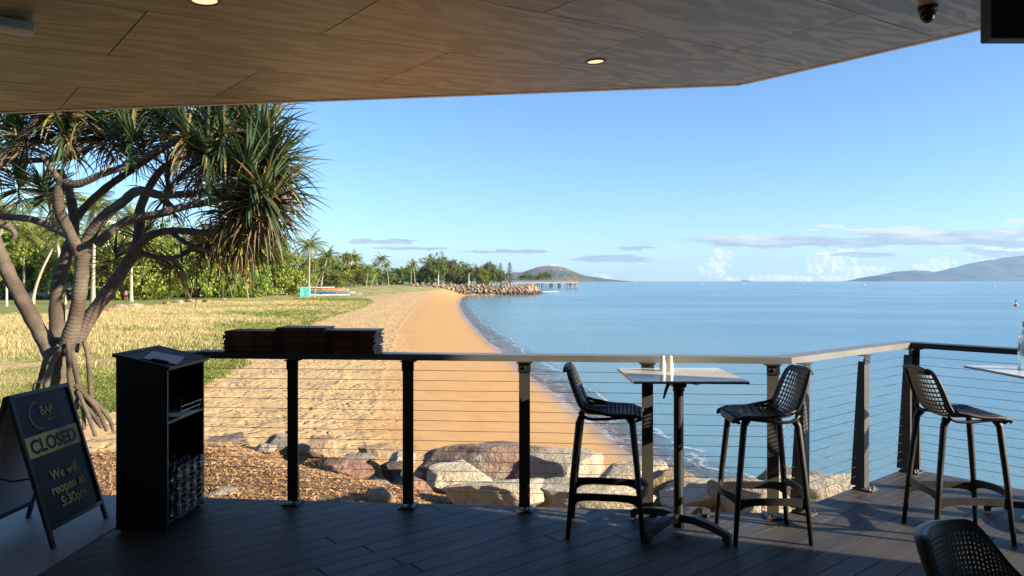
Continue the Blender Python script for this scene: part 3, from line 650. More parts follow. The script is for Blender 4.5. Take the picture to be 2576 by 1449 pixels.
p = N.n('ShaderNodeBsdfPrincipled'); N.put(p.inputs['Base Color'], br.outputs[0]); p.inputs['Roughness'].default_value = .5; N.put(p.inputs['Normal'], N.bump(nn, .2, .002)); o_ = N.n('ShaderNodeOutputMaterial'); N.t.links.new(p.outputs[0], o_.inputs[0])
mb = MB(); mb.prism([(-9, -4), (-2.668, -4), (-2.608, 5.528), (-9, 6.09)], -.3, .0); mb.build('floor', tm, kind='structure', label='pale grey tiled floor left of the deck')
# bar building behind the camera; the right wall is an added sun blocker
mb = MB(); mb.box((-1, -4.1, 1.5), (22, .2, 4.4)); mb.build('wall', M['black_board'], kind='structure', label='dark rear wall of the bar')
mb = MB(); mb.box((-8.9, -2.5, 1.5), (.2, 3.0, 4.4)); mb.build('wall', M['black_board'], kind='structure', label='dark side wall of the bar')
mb = MB(); c_ = Vector((7.15, 1.95)); Mx = Matrix.Rotation(math.atan2(-.766, .643), 3, 'Z'); mb.box((c_.x + 2.2, c_.y - 2.62, 2.3), (8.3, .12, 5.4), Mx); mb.build('wall', M['black_board'], kind='structure', label='unseen dark wall added beyond the right end of the deck to block the sun')  # out of view, added to keep low sun off the deck

# ================================================================== CABLE RAILINGS
RT, RB = 1.092, 1.047
def railing(p0, p1, posts, label, rail_mat, trim0, trim1, cap_w=.15, ends=(0, 0)):
    """p0->p1 is the deck edge, the inside is on the right hand side"""
    p0, p1 = Vector(p0), Vector(p1); d = (p1 - p0).normalized(); nin = Vector((d.y, -d.x)); L = (p1 - p0).length; ang = math.atan2(d.y, d.x)
    root = empty('cable_railing', (p0.x, p0.y, 0), ang, label, 'railing', 'cable railings round the deck')
    # local frame: x along, y outward (left), inside is -y
    def loc(s_, i_, z_): return Vector((s_, -i_, z_))
    m1 = MB(); o_in, o_out = .055, .055 - cap_w
    def cappoly(i_in, i_out):
        return [(trim0[0] + 0, -i_in), (L + trim1[0], -i_in), (L + trim1[1], -i_out), (trim0[1], -i_out)]
    q = cappoly(o_in, o_out); bz = .004
    m1.prism(q, RB, RT); m1.build('handrail', rail_mat, root)
    for s_ in posts:
        m2 = MB(); m2.box((s_, -.085, .02 + (RB - .05) / 2), (.078, .010, RB - .05)); 
        fi = [( .0, .078), (.0, -.02)]
        # tapered fin on the outside
        t_ = .005; zt, zb = RB - .055, .014; w0, w1 = .115, .055
        vs = [(s_ - t_, -.0798, zb), (s_ + t_, -.0798, zb), (s_ + t_, -.0798 + w0, zb), (s_ - t_, -.0798 + w0, zb), (s_ - t_, -.0798, zt), (s_ + t_, -.0798, zt), (s_ + t_, -.0798 + w1, zt), (s_ - t_, -.0798 + w1, zt)]
        m2.add(vs, [(3, 2, 1, 0), (4, 5, 6, 7), (0, 1, 5, 4), (1, 2, 6, 5), (2, 3, 7, 6), (3, 0, 4, 7)])
        po = m2.build('post', M['grey_metal'], root)
        m3 = MB(); m3.box((s_, -.080, .0065), (.115, .150, .012), bev=.002); m3.build('base_plate', M['grey_metal'], po)
        for sx in (-.038, .038):
            m3 = MB(); m3.lathe([(.009, 0), (.009, .009), (.004, .012), (.004, .024)], (s_ + sx, -.128, .0125), 8); m3.build('bolt', M['steel'], po)
        m3 = MB(); m3.box((s_, -.094, RB - .037), (.088, .006, .066)); m3.box((s_, -.075, RB - .0035), (.11, .07, .006)); m3.lathe([(.010, 0), (.010, .006), (.005, .008)], (0, 0, 0), 10)
        # turn the screw head to face inwards
        vv = m3.v[-30:]; m3.v[-30:] = [(x_ + s_, -.0972 - z_2, RB - .04 + y_) for (x_, y_, z_2) in vv]
        m3.build('bracket', M['black_metal'], po)
    for k_ in range(13):
        z_ = .105 + .0725 * k_; m4 = MB(); xs = sorted([ends[0]] + list(posts) + [L + ends[1]]); pts = []
        for a_, b_ in zip(xs[:-1], xs[1:]):
            pts += [(a_, -.035, z_), ((a_ + b_) / 2, -.035, z_ - .0015)]
        pts.append((xs[-1], -.035, z_)); m4.tube(pts, .0019, 5); m4.build('cable', M['cable'], root, True)
    return root
PA_ = (-2.48, 5.128 + .088 * 4.39); d1 = (EA - Vector(PA_)).normalized(); 
pos1 = [(Vector((x_, 5.128 + .088 * (1.91 - x_))) - Vector(PA_)).length for x_ in (-2.38, -1.588, -.738, .096, .952, 1.80)]
ang1 = math.atan2(d1.y, d1.x); ang2 = math.atan2(AV.y, AV.x); h12 = (ang2 - ang1) / 2; k1 = math.tan(h12)
railing(PA_, EA, pos1, 'long straight cable railing in front of the beach carrying the menus', M['rail_metal'], (0, 0), (.055 * -k1 + .0 if False else .055 * k1, -.095 * k1))
ang3 = math.atan2(-.766, .643); h23 = (ang3 - ang2) / 2; k2 = math.tan(h23)
railing(EA, EB, [.115, 1.02, 1.85], 'short angled cable railing between the two corner posts over the sea', M['rail_metal'], (-.055 * k1 + .002, .095 * k1 + .002), (.055 * k2, -.095 * k2))
railing(EB, EC, [.10, 1.35, 2.6, 3.85, 5.1, 6.35], 'dark topped cable railing running off to the right', M['black_metal'], (-.055 * k2 + .002, .095 * k2 + .002), (0, 0))
# ================================================================== STOOLS, TABLES
def lattice(P, nu, nv, solid, inset=.22, mb=None, thick=.007, skip=None):
    """P(i,j) gives points of a (nu+1)x(nv+1) sheet; every cell not in solid() gets a hole"""
    mb = mb or MB(); g = [[Vector(P(i, j)) for j in range(nv + 1)] for i in range(nu + 1)]
    bm = bmesh.new(); vv = [[bm.verts.new(g[i][j]) for j in range(nv + 1)] for i in range(nu + 1)]
    for i in range(nu):
        for j in range(nv):
            if skip and skip(i, j): continue
            a, b, c_, d = vv[i][j], vv[i + 1][j], vv[i + 1][j + 1], vv[i][j + 1]
            if solid(i, j): bm.faces.new((a, b, c_, d)); continue
            ct = (a.co + b.co + c_.co + d.co) / 4; q = [bm.verts.new(v.co.lerp(ct, inset * 2)) for v in (a, b, c_, d)]; o4 = (a, b, c_, d)
            for k_ in range(4): bm.faces.new((o4[k_], o4[(k_ + 1) % 4], q[(k_ + 1) % 4], q[k_]))
    bmesh.ops.recalc_face_normals(bm, faces=bm.faces[:])
    bmesh.ops.solidify(bm, geom=bm.faces[:], thickness=thick)
    bm.verts.ensure_lookup_table(); bm.verts.index_update(); mb.add([v.co.copy() for v in bm.verts], [[v.index for v in f.verts] for f in bm.faces]); bm.free(); return mb
def spl(tab, t):
    """smooth lookup in a table [(t, a, b ...)]"""
    ks = [r_[0] for r_ in tab]
    for i in range(len(tab) - 1):
        if t <= ks[i + 1] or i == len(tab) - 2:
            f_ = (t - ks[i]) / (ks[i + 1] - ks[i]); p0 = tab[max(i - 1, 0)]; p1 = tab[i]; p2 = tab[i + 1]; p3 = tab[min(i + 2, len(tab) - 1)]
            return [0.5 * (2 * p1[k_] + (p2[k_] - p0[k_]) * f_ + (2 * p0[k_] - 5 * p1[k_] + 4 * p2[k_] - p3[k_]) * f_ ** 2 + (3 * p1[k_] - p0[k_] - 3 * p2[k_] + p3[k_]) * f_ ** 3) for k_ in range(1, len(p1))]
def make_stool(label):
    root = empty('bar_stool', (0, 0, 0), 0, label, 'stool', 'black mesh backed bar stools')
    # profile: t, x, z, half width, edge lift (how far the sides curl up / forward)
    T = [(0, .225, .738, .150, -.012), (.06, .222, .765, .185, -.008), (.14, .170, .778, .205, .006), (.30, .060, .768, .212, .020), (.45, -.050, .758, .212, .030), (.55, -.125, .762, .208, .035),
         (.62, -.170, .795, .205, .040), (.72, -.205, .865, .205, .045), (.84, -.238, .955, .200, .045), (.94, -.262, 1.035, .178, .035), (1.0, -.272, 1.062, .135, .022)]
    nu, nv = 28, 14
    def P(i, j):
        t = i / nu; x, z, hw, lf = spl(T, t); s_ = j / nv * 2 - 1; c_ = abs(s_) ** 2.4 * lf
        x2, z2, _, _ = spl(T, min(1, t + .02)); x1, z1, _, _ = spl(T, max(0, t - .02)); tx, tz = x2 - x1, z2 - z1; l_ = math.hypot(tx, tz); nx, nz = -tz / l_ * -1, tx / l_ * -1
        return (x + nx * c_, s_ * hw, z + nz * c_)
    def solid(i, j): return i < 2 or i >= nu - 2 or j < 1 or j >= nv - 1 or 14 <= i <= 15 and (j < 3 or j > nv - 4)
    def skip(i, j): return 12 <= i <= 19 and (j in (1, 2) or j in (nv - 2, nv - 3))   # the long side slots
    mb = lattice(P, nu, nv, solid, .145, None, .008, None)
    mb.build('seat_shell', M['black_plastic'], root)
    m2 = MB()
    for s_ in (-1, 1):
        pts = []; rad = []
        for k_ in range(27):                    # upper rim: from the top of the back down into the side of the seat
            t = 1 - k_ / 26 * .86; x, z, hw, lf = spl(T, t); l2 = .028 * math.exp(-((t - .50) / .13) ** 2); l3 = .03 * math.exp(-((t - .56) / .07) ** 2)
            pts.append((x + lf * (.9 if t > .62 else .25) + l3, s_ * (hw + .006), z + (lf * .6 if t < .62 else .0) + l2)); rad.append(.011 if t > .2 else .008)
        m2.tube(pts, rad, 8)
        pts = [(spl(T, t)[0] + .01, s_ * (spl(T, t)[2] * .97), spl(T, t)[1] - .004) for t in [0.03 + .6 * q_ / 14 for q_ in range(15)]]
        m2.tube(pts, .010, 8)
    m2.tube([(spl(T, 1)[0] + .012 - .01 * math.cos(q_ * math.pi / 2) * 0, y_, spl(T, 1)[1] + .004 - abs(q_) ** 3 * .02) for q_, y_ in [(k_ / 6, k_ / 6 * .150) for k_ in range(-6, 7)]], .012, 8)
    m2.tube([(spl(T, 0)[0] - abs(q_) ** 2.5 * .03, q_ * .17, spl(T, 0)[1] + .006) for q_ in [k_ / 6 for k_ in range(-6, 7)]], .010, 8)
    m2.build('rim', M['black_plastic'], root, True)
    feet = {}
    for sx in (-1, 1):
        for sy in (-1, 1):
            top = Vector((.165 if sx > 0 else -.165, sy * .165, .752)); ft = Vector((.232 if sx > 0 else -.235, sy * .205, 0)); feet[(sx, sy)] = (top, ft)
            pts = [top + Vector((-sx * .02, -sy * .01, .012)), top.lerp(ft, .04), top.lerp(ft, .5) + Vector((sx * .004, 0, 0)), ft]
            m3 = MB(); m3.tube(pts, [.026, .0205, .0185, .0145], 12); m3.build('leg', M['black_plastic'], root, True)
    def at(sx, sy, z):
        t_, f_ = feet[(sx, sy)]; return t_.lerp(f_, 1 - z / .752)
    for (k1_, k2_, zz, bow) in (((-1, -1), (1, -1), .262, 0), ((-1, 1), (1, 1), .262, 0), ((1, -1), (1, 1), .285, .06), ((-1, -1), (-1, 1), .30, .02)):
        a = at(*k1_, zz); b = at(*k2_, zz); out_ = Vector((1 if k1_[0] > 0 and k2_[0] > 0 else -1, 0, 0)) * bow
        pts = [a.lerp(b, q_ / 12) + out_ * math.sin(math.pi * q_ / 12) + Vector((0, 0, -.022 * abs(2 * q_ / 12 - 1) ** 5)) for q_ in range(13)]
        m3 = MB(); b0_ = len(m3.v)
        for i, p_ in enumerate(pts):
            hh_ = .022 + .016 * abs(2 * i / 12 - 1) ** 6; t_ = (pts[min(i + 1, 12)] - pts[max(0, i - 1)]).normalized(); nn_ = Vector((t_.y, -t_.x, 0)).normalized() * .007
            m3.v += [tuple(p_ - nn_ + Vector((0, 0, hh_))), tuple(p_ + nn_ + Vector((0, 0, hh_))), tuple(p_ + nn_ - Vector((0, 0, hh_))), tuple(p_ - nn_ - Vector((0, 0, hh_)))]
        for i in range(12):
            for j in range(4): m3.face(i * 4 + j, i * 4 + (j + 1) % 4, i * 4 + 4 + (j + 1) % 4, i * 4 + 4 + j)
        m3.face(3, 2, 1, 0); m3.face(48, 49, 50, 51); m3.build('footrest_bar', M['black_plastic'], root)
    return root
st = make_stool('black bar stool left of the white table with its back to the beach side'); st.location = (.615, 4.80, 0); st.rotation_euler.z = R(-9)
s2 = copy_tree(st); s2.location = (1.60, 4.71, 0); s2.rotation_euler.z = R(180); s2['label'] = 'black bar stool right of the white table, facing left, in front of the corner post'
s3 = copy_tree(st); s3.location = (2.855, 4.72, 0); s3.rotation_euler.z = R(-3); s3['label'] = 'black bar stool standing alone by the far corner, facing right'
# bar table
def make_table(label):
    root = empty('bar_table', (0, 0, 0), 0, label, 'table', 'square white topped bar tables')
    mb = MB(); mb.box((0, 0, 1.009), (.698, .698, .010), bev=.001); mb.build('table_top', M['white_laminate'], root)
    mb = MB(); mb.box((0, 0, 1.0012), (.702, .702, .0056)); mb.build('top_core', M['laminate_edge'], root)
    mb = MB(); mb.lathe([(.036, .02), (.036, .10), (.032, .13), (.032, .90), (.038, .905), (.038, .94)], n=24); mb.build('column', M['black_metal'], root, 'auto')
    mb = MB(); mb.box((0, 0, .955), (.09, .085, .05), bev=.01); mb.box((0, 0, .99), (.30, .20, .016), bev=.004)
    mb.tube([(-.03, -.05, .99), (-.12, -.07, .982), (-.19, -.08, .970), (-.205, -.08, .955)], [.012, .012, .012, .014], 8); mb.tube([(.05, -.05, .985), (.20, -.06, .99), (.28, -.06, .984)], [.008, .009, .009], 8)
    mb.tube([(.05, -.07, .965), (.10, -.08, .955), (.16, -.08, .975), (.12, -.07, .99)], .003, 6); mb.build('tilt_mechanism', M['black_metal'], root)
    mb = MB(); mb.tube([(-.06, -.06, .975), (-.085, -.075, .955), (-.105, -.09, .91), (-.118, -.10, .87)], [.014, .013, .010, .006], 8); mb.build('handle', M['black_metal'], root, True)
    for i in range(4):
        an = R(45 + 90 * i); d = Vector((math.cos(an), math.sin(an), 0)); pts = [d * .02 + Vector((0, 0, .085)), d * .12 + Vector((0, 0, .092)), d * .22 + Vector((0, 0, .078)), d * .30 + Vector((0, 0, .058)), d * .352 + Vector((0, 0, .045))]
        mb = MB(); mb.tube(pts, [.036, .034, .030, .027, .025], 4, up=(0, 0, 1)); q = d * .345; mb.box((q.x, q.y, .031), (.045, .045, .050), Matrix.Rotation(an, 3, 'Z'), bev=.004)
        fo = mb.build('foot', M['black_metal'], root); mb = MB(); mb.lathe([(.016, 0), (.018, .004), (.010, .010)], (q.x, q.y, 0), 12); mb.build('glide', M['black_plastic'], fo)
    return root
tb = make_table('white square bar table between the two facing stools'); tb.location = (1.085, 4.79, 0)
t2 = copy_tree(tb); t2.location = (3.60, 4.94, 0); t2['label'] = 'white square bar table cut off by the right edge, with the bottle on it'
ZT = 1.0142
for (x_, y_, lb) in ((1.018, 4.965, 'cream ceramic salt shaker, the left one of the pair'), (1.068, 4.965, 'cream ceramic pepper shaker, the right one of the pair')):
    root = empty('shaker', (x_, y_, ZT), 0, lb + ' on the bar table', 'shaker', 'pair of cream shakers'); mb = MB()
    mb.lathe([(.019, 0), (.0215, .003), (.0225, .03), (.019, .055), (.0145, .075), (.0135, .088), (.0145, .096), (.011, .1015), (.001, .103)], n=24); mb.build('body', M['ceramic'], root, True)
root = empty('bottle', (3.51, 5.03, ZT), 0, 'clear glass water bottle on the right hand bar table', 'bottle'); mb = MB()
mb.lathe([(.040, 0), (.043, .005), (.043, .18), (.035, .22), (.016, .26), (.014, .30), (.017, .305), (.017, .315)], n=28); mb.build('body', M['glass'], root, True); mb = MB(); mb.lathe([(.012, .29), (.013, .318), (.016, .32), (.016, .332)], n=16); mb.build('stopper', M['ceramic'], root, 'auto')
# tub armchair close to the camera
root = empty('armchair', (1.66, 2.34, 0), R(-55), 'black perforated tub armchair close by at the bottom right', 'armchair')
def AP(i, j):
    # i: angle round the back 0..1, j: height
    an = R(-128 + 256 * i / 64); f_ = j / 20
    fr = max(0, (abs(an) - R(34)) / R(60)); top = .762 - .195 * sst(fr * 1.15) ; z = .44 + (float(top) - .44) * f_
    r_ = .195 + .040 * f_ ** .8; cx_ = -.02 - .05 * f_; x = cx_ - math.cos(an) * r_ * (1.0 if abs(an) < R(90) else 1.25); y = math.sin(an) * r_ * 1.06
    return (x, y, z)
mb = lattice(AP, 64, 20, lambda i, j: j < 1 or j >= 18 or i < 2 or i >= 62, .25, None, .006)
mb.build('back_shell', M['black_plastic'], root)
mb = MB(); pts = [Vector(AP(i, 20)) for i in range(65)]
for s_ in range(65):
    p_ = pts[s_]; c_ = Vector((-.05, 0, p_.z)); d = (p_ - c_).normalized(); mb.v += [tuple(p_ - d * .006 + Vector((0, 0, .006))), tuple(p_ + d * .036 + Vector((0, 0, -.004))), tuple(p_ + d * .036 + Vector((0, 0, -.014))), tuple(p_ - d * .004 + Vector((0, 0, -.012)))]
for i in range(64):
    for j in range(4): mb.face(i * 4 + j, i * 4 + (j + 1) % 4, i * 4 + 4 + (j + 1) % 4, i * 4 + 4 + j)
mb.face(3, 2, 1, 0); mb.face(256, 257, 258, 259); mb.build('rim', M['grey_metal'], root, True)
def SP(i, j): x = -.22 + .46 * i / 16; hw = .235 * (1 - .15 * (i / 16 - .5) ** 2 * 2) * math.sqrt(max(.02, 1 - max(0, (.12 - i / 16) / .14) ** 2)); return (x, hw * (j / 16 * 2 - 1), .445 - .012 * math.cos((j / 16 - .5) * 3))
mb = lattice(SP, 16, 16, lambda i, j: i < 1 or i > 14 or j < 1 or j > 14, .22, None, .008); mb.build('seat', M['black_plastic'], root)
for sx in (-1, 1):
    for sy in (-1, 1): mb = MB(); mb.tube([(sx * .16, sy * .18, .445), (sx * .18, sy * .20, .25), (sx * .21, sy * .235, 0)], [.022, .019, .014], 10); mb.build('leg', M['black_plastic'], root, True)

# ================================================================== A-FRAME SIGN
root = empty('sandwich_board', (-3.04, 4.74, 0), 0, 'navy sandwich board reading CLOSED on the tiled floor', 'sign')
navy = pmat('navy_board', (.008, .016, .032), .62, 0, .12, 2); gold = pmat('gold_paint', (.88, .64, .25), .75, 0, .06, 6); bwhite = pmat('board_inside', (.50, .50, .52), .6, 0, .06, 2)
# front board: bottom line x=+.255 at z 0, top x=.0 at z .92 ; local frame on the board: s along +y, h up the slope
bt = Vector((.265, 0, 0)); tpv = Vector((-.01, 0, .925)); upv = (tpv - bt).normalized(); Lb = (tpv - bt).length; nb = Vector((upv.z, 0, -upv.x)).normalized()
Mb = Matrix((Vector((0, 1, 0)), upv, nb)).transposed()         # columns: s, h, normal
Mb4 = Matrix.Translation(bt) @ Mb.to_4x4()
def on_board(o): o.matrix_local = Mb4
W2 = .30
mb = MB(); mb.box((0, Lb / 2 + .045, -.004), (2 * W2 - .03, Lb - .12, .006)); fb = mb.build('front_board', navy, root); on_board(fb)
mb = MB()
for s_ in (-1, 1): mb.box((s_ * (W2 - .012), Lb / 2, 0), (.026, Lb, .024), bev=.003)
mb.box((0, Lb - .014, .0003), (2 * W2 - .052, .026, .0225)); mb.box((0, .115, .0003), (2 * W2 - .052, .026, .0225)); fr = mb.build('front_frame', M['black_metal'], root); on_board(fr)
mb = MB(); mb.box((0, .640 - .02, .0008), (2 * W2 - .052, .132, .0016)); bd = mb.build('gold_band', gold, fb)
def text(body, size, s_, h_, mat, parent, name='lettering', thick=.012, z_=.0026, spacing=1.0, align='CENTER', ext=.0008):
    cu = bpy.data.curves.new(name, 'FONT'); cu.body = body; cu.size = size; cu.offset = thick * size; cu.extrude = ext; cu.align_x = align; cu.space_character = spacing; cu.resolution_u = 4
    ob = bpy.data.objects.new(name, cu); COL.objects.link(ob); dg = bpy.context.evaluated_depsgraph_get(); me = bpy.data.meshes.new_from_object(ob.evaluated_get(dg)); bpy.data.objects.remove(ob)
    me.materials.clear(); me.materials.append(mat); o = bpy.data.objects.new(name, me); COL.objects.link(o); o.parent = parent; o.location = (s_, h_, z_); return o
text('CLOSED', .122, -.002, .577, navy, fb, thick=.028, z_=.0034, spacing=1.03)
text('We will', .088, .01, .385, gold, fb, thick=.018, z_=.0022); text('reopen at', .088, .01, .295, gold, fb, thick=.018, z_=.0022); text('5:30pm', .088, .03, .205, gold, fb, thick=.018, z_=.0022)
text('BAR', .078, .015, .800, gold, fb, thick=-.004, z_=.0022, spacing=.95); text('Restaurant & Cafe', .021, .075, .757, gold, fb, thick=.0, z_=.0022)
mb = MB(); mb.tube([(-.075 + .085 * math.cos(R(a_)), .802 + .085 * math.sin(R(a_)), 0) for a_ in range(50, 320, 9)], [.0012 + .0022 * math.sin(math.pi * k_ / 30) for k_ in range(30)], 6, squash=1)
mb.box((.03, .789, 0), (.12, .0022, .0016)); o = mb.build('emblem', gold, fb); o.location = (0, 0, .0004)
# rear board
bt2 = Vector((-.27, 0, 0)); tp2 = Vector((-.022, 0, .915)); up2 = (tp2 - bt2).normalized(); L2 = (tp2 - bt2).length; n2 = Vector((up2.z, 0, -up2.x)); Mr4 = Matrix.Translation(bt2) @ Matrix((Vector((0, 1, 0)), up2, n2)).transposed().to_4x4()
mb = MB(); mb.box((0, L2 / 2 + .05, 0), (2 * W2 - .04, L2 - .14, .006)); o = mb.build('rear_board', bwhite, root); o.matrix_local = Mr4
mb = MB()
for s_ in (-1, 1): mb.box((s_ * (W2 - .012), L2 / 2, 0), (.026, L2, .024), bev=.003)
mb.box((0, L2 - .014, .0003), (2 * W2 - .052, .026, .0225)); mb.box((0, .115, .0003), (2 * W2 - .052, .026, .0225)); o = mb.build('rear_frame', M['black_metal'], root); o.matrix_local = Mr4
for s_ in (-1, 1): mb = MB(); mb.tube([(.14, s_ * (W2 - .035), .42), (.0, s_ * (W2 - .035), .40), (-.15, s_ * (W2 - .035), .43)], .006, 6); mb.build('stay', M['black_metal'], root, True)
mb = MB(); mb.tube([(-.012, -.055, .925), (-.012, -.05, .962), (-.012, -.03, .968), (-.012, .03, .968), (-.012, .05, .962), (-.012, .055, .925)], .005, 8); mb.build('handle', M['steel'], root, True)

# ================================================================== LECTERN WITH GLASSES
LX0, LX1, LY0, LY1 = -2.555, -2.225, 4.745, 5.315
root = empty('lectern', (LX0, LY0, 0), 0, 'tall black sloping top host stand with shelves open to the right', 'lectern')
w_, l_ = LX1 - LX0, LY1 - LY0; H0, H1 = 1.128, 1.048
def slab(mb, y0, y1):
    vs = [(0, y0, 0.012), (w_, y0, 0.012), (w_, y1, .012), (0, y1, .012), (0, y0, H0), (w_, y0, H1), (w_, y1, H1), (0, y1, H0)]
    mb.add(vs, [(3, 2, 1, 0), (4, 5, 6, 7), (0, 1, 5, 4), (1, 2, 6, 5), (2, 3, 7, 6), (3, 0, 4, 7)])
mb = MB(); slab(mb, 0, .018); mb.build('side_panel', M['black_board'], root); mb = MB(); slab(mb, l_ - .018, l_); mb.build('side_panel', M['black_board'], root)
mb = MB(); mb.box((.009, l_ / 2, .012 + (H0 - .024) / 2), (.016, l_ - .038, H0 - .026)); mb.build('back_panel', M['black_board'], root)
for z_ in (.055, .70): mb = MB(); mb.box((w_ / 2 + .008, l_ / 2, z_), (w_ - .020, l_ - .038, .018)); mb.build('shelf', M['black_board'], root)
sl = math.atan2(H0 - H1, w_); Mt = Matrix.Rotation(sl, 3, 'Y'); top_c = Vector((w_ / 2 + .006, l_ / 2, (H0 + H1) / 2 + .0115))
mb = MB(); mb.box(top_c, (w_ + .05, l_ + .05, .022), Mt, bev=.002); mb.build('top_panel', M['black_board'], root)
mb = MB(); mb.box(top_c + Mt @ Vector((-w_ / 2 + .02, 0, .012)), (.012, l_ - .08, .004), Mt); mb.build('pen_groove', M['black_metal'], root)
for (x_, y_) in ((.03, .03), (w_ - .03, .03), (.03, l_ - .03), (w_ - .03, l_ - .03)): mb = MB(); mb.lathe([(.014, 0), (.016, .004), (.012, .012)], (x_, y_, 0), 10); mb.build('foot', M['black_plastic'], root)
for z_ in (.96, .52, .30): mb = MB(); mb.tube([(w_ - .03, .018, z_), (w_ - .03, .030, z_)], .004, 6); mb.build('shelf_pin', M['steel'], root)
# clipboard with a sheet on the top
tilt = Matrix.Translation(Vector((LX0, LY0, 0)) + top_c + Mt @ Vector((.045, -.095, .0125))) @ Mt.to_4x4() @ Matrix.Rotation(R(16), 4, 'Z')
root = empty('clipboard', (0, 0, 0), 0, 'clipboard holding a white sheet on top of the black lectern', 'clipboard'); root.matrix_world = tilt
mb = MB(); mb.box((0, 0, .002), (.225, .315, .003)); mb.build('board', M['black_board'], root)
mb = MB(); mb.box((.004, .004, .0048), (.21, .295, .0012)); mb.build('sheet', M['paper'], root); mb = MB(); mb.box((0, -.142, .010), (.11, .022, .006), bev=.002); mb.tube([(-.05, -.142, .012), (-.03, -.155, .018), (.03, -.155, .018), (.05, -.142, .012)], .003, 6); mb.build('clip', M['black_metal'], root)
# dark pitcher and an empty wire rack on the upper shelf
root = empty('pitcher', (LX0 + .17, LY0 + .14, .709), 0, 'black pitcher in the dark of the upper shelf', 'pitcher'); mb = MB(); mb.lathe([(.045, 0), (.050, .01), (.056, .20), (.060, .22), (.054, .22), (.048, .02)], n=24); mb.build('body', M['black_plastic'], root, True)
mb = MB(); mb.tube([(.055, -.01, .18), (.095, -.03, .17), (.095, -.03, .08), (.052, -.01, .05)], .007, 8); mb.build('handle', M['black_plastic'], root, True)
def wire_rack(x0, x1, y0, y1, z0, hgt, label, group, name='wire_rack', mat=None):
    mat = mat or M['black_metal']
    root = empty(name, (x0, y0, z0), 0, label, 'rack', group); a, b = x1 - x0, y1 - y0; m1 = MB()
    for z_, o_ in ((0.0035, 0), (hgt * .55, -.012), (hgt, -.018)):
        m1.tube([(o_, o_, z_), (a - o_, o_, z_), (a - o_, b - o_, z_), (o_, b - o_, z_), (o_, o_, z_)], .0024, 6)
    for (x_, y_) in ((0, 0), (a, 0), (a, b), (0, b), (a * .5, 0), (a * .5, b)):
        sx = (-.018 if x_ == 0 else .018 if x_ == a else 0); sy = -.018 if y_ == 0 else .018; m1.tube([(x_, y_, .0035), (x_ + sx, y_ + sy, hgt)], .0024, 6)
    for k_ in range(1, 8): m1.tube([(a * k_ / 8, 0, .0035), (a * k_ / 8, b, .0035)], .0016, 5)
    m1.build('wires', mat, root); return root
wire_rack(LX0 + .10, LX1 + .01, LY0 + .16, LY0 + .44, .7095, .075, 'empty thin wire basket on the upper shelf of the lectern', 'wire racks in the lectern', mat=M['steel'])
gl = MB(); gl.lathe([(.033, .0), (.0345, .002), (.030, .03), (.0275, .088), (.026, .0935), (.001, .095), ], n=18, close=False); gl.lathe([(.0312, .0008), (.0275, .03), (.0250, .085), (.001, .0885)], n=18, close=False)
gme = gl.mesh('tumbler', M['glass'], True)
nth = ['first', 'second', 'third', 'fourth']; tier = ['bottom', 'middle', 'top']; rown = ['outermost', 'second', 'innermost']
for t_i in range(3):
    zb = .066 + t_i * .112
    wire_rack(LX0 + .055, LX1 + .045, LY0 + .055, LY1 - .045, zb, .085, tier[t_i] + ' wire rack of upturned glasses in the bottom of the lectern', 'wire racks in the lectern')
    for i in range(3):
        for j in range(4):
            o = bpy.data.objects.new('tumbler', gme); COL.objects.link(o); o.location = (LX1 + .005 - i * .092, LY0 + .115 + j * .118, zb + .0065); o.rotation_euler.z = rng.random() * 6
            tag(o, 'upturned clear tumbler, %s from the near end of the %s row, %s rack' % (nth[j], rown[i], tier[t_i]), 'glass', 'upturned tumblers in the lectern racks')
# ================================================================== MENUS ON THE HANDRAIL
mn_me = {}
def menu_mesh(kind):
    m1 = MB(); m1.box((0, 0, .0007), (.235, .372, .0014)); m1.box((0, 0, .0073), (.235, .372, .0014)); m1.box((-.1162, 0, .004), (.0026, .372, .0052)); m1.cur = 1; m1.box((.001, 0, .004), (.222, .364, .0040))
    return m1.mesh('menu', [M['leatherette'], M['pages']])
mme = menu_mesh(0); d1 = Vector((1, -.088)).normalized()
def rail_pt(x_): return Vector((x_, 5.128 + .088 * (1.91 - x_) + .02))
ordn = 'bottom second third fourth fifth sixth seventh eighth ninth tenth eleventh twelfth thirteenth fourteenth fifteenth sixteenth seventeenth eighteenth nineteenth twentieth twenty-first twenty-second twenty-third twenty-fourth'.split()
def pile(x_, nmenu, nm, spine, dy=0.0, jit=.010, th=.0082, rot0=90):
    for k_ in range(nmenu):
        o = bpy.data.objects.new('menu', mme); COL.objects.link(o); q = rail_pt(x_ + rng.uniform(-jit, jit)); o.location = (q.x, q.y + dy + rng.uniform(-.014, .014), RT + .0006 + k_ * th)
        o.rotation_euler = (0, 0, math.atan2(d1.y, d1.x) + R(rot0 + rng.uniform(-3, 3)))
        pos_ = 'lowest menu' if k_ == 0 else ('top menu' if k_ == nmenu - 1 else ordn[k_] + ' menu from the bottom')
        tag(o, 'dark covered %s of the %s on the handrail' % (pos_, nm), 'menu', 'menus piled on the handrail')
pile(-1.915, 20, 'left pile of menus', 0, rot0=90); pile(-1.53, 23, 'middle pile of menus', 0, jit=.006, dy=.01); pile(-1.165, 21, 'right pile of menus', 0, rot0=90, jit=.016)
root = empty('clipboard', (rail_pt(-2.2).x, rail_pt(-2.2).y, RT + .001), R(84), 'thin clipboard lying on the handrail beside the lectern', 'clipboard'); mb = MB(); mb.box((0, 0, .002), (.16, .26, .003)); mb.build('board', M['black_board'], root); mb = MB(); mb.box((0, .004, .0046), (.15, .24, .0012)); mb.build('sheet', M['paper'], root); mb = MB(); mb.box((0, .11, .009), (.09, .02, .006), bev=.002); mb.build('clip', M['steel'], root)
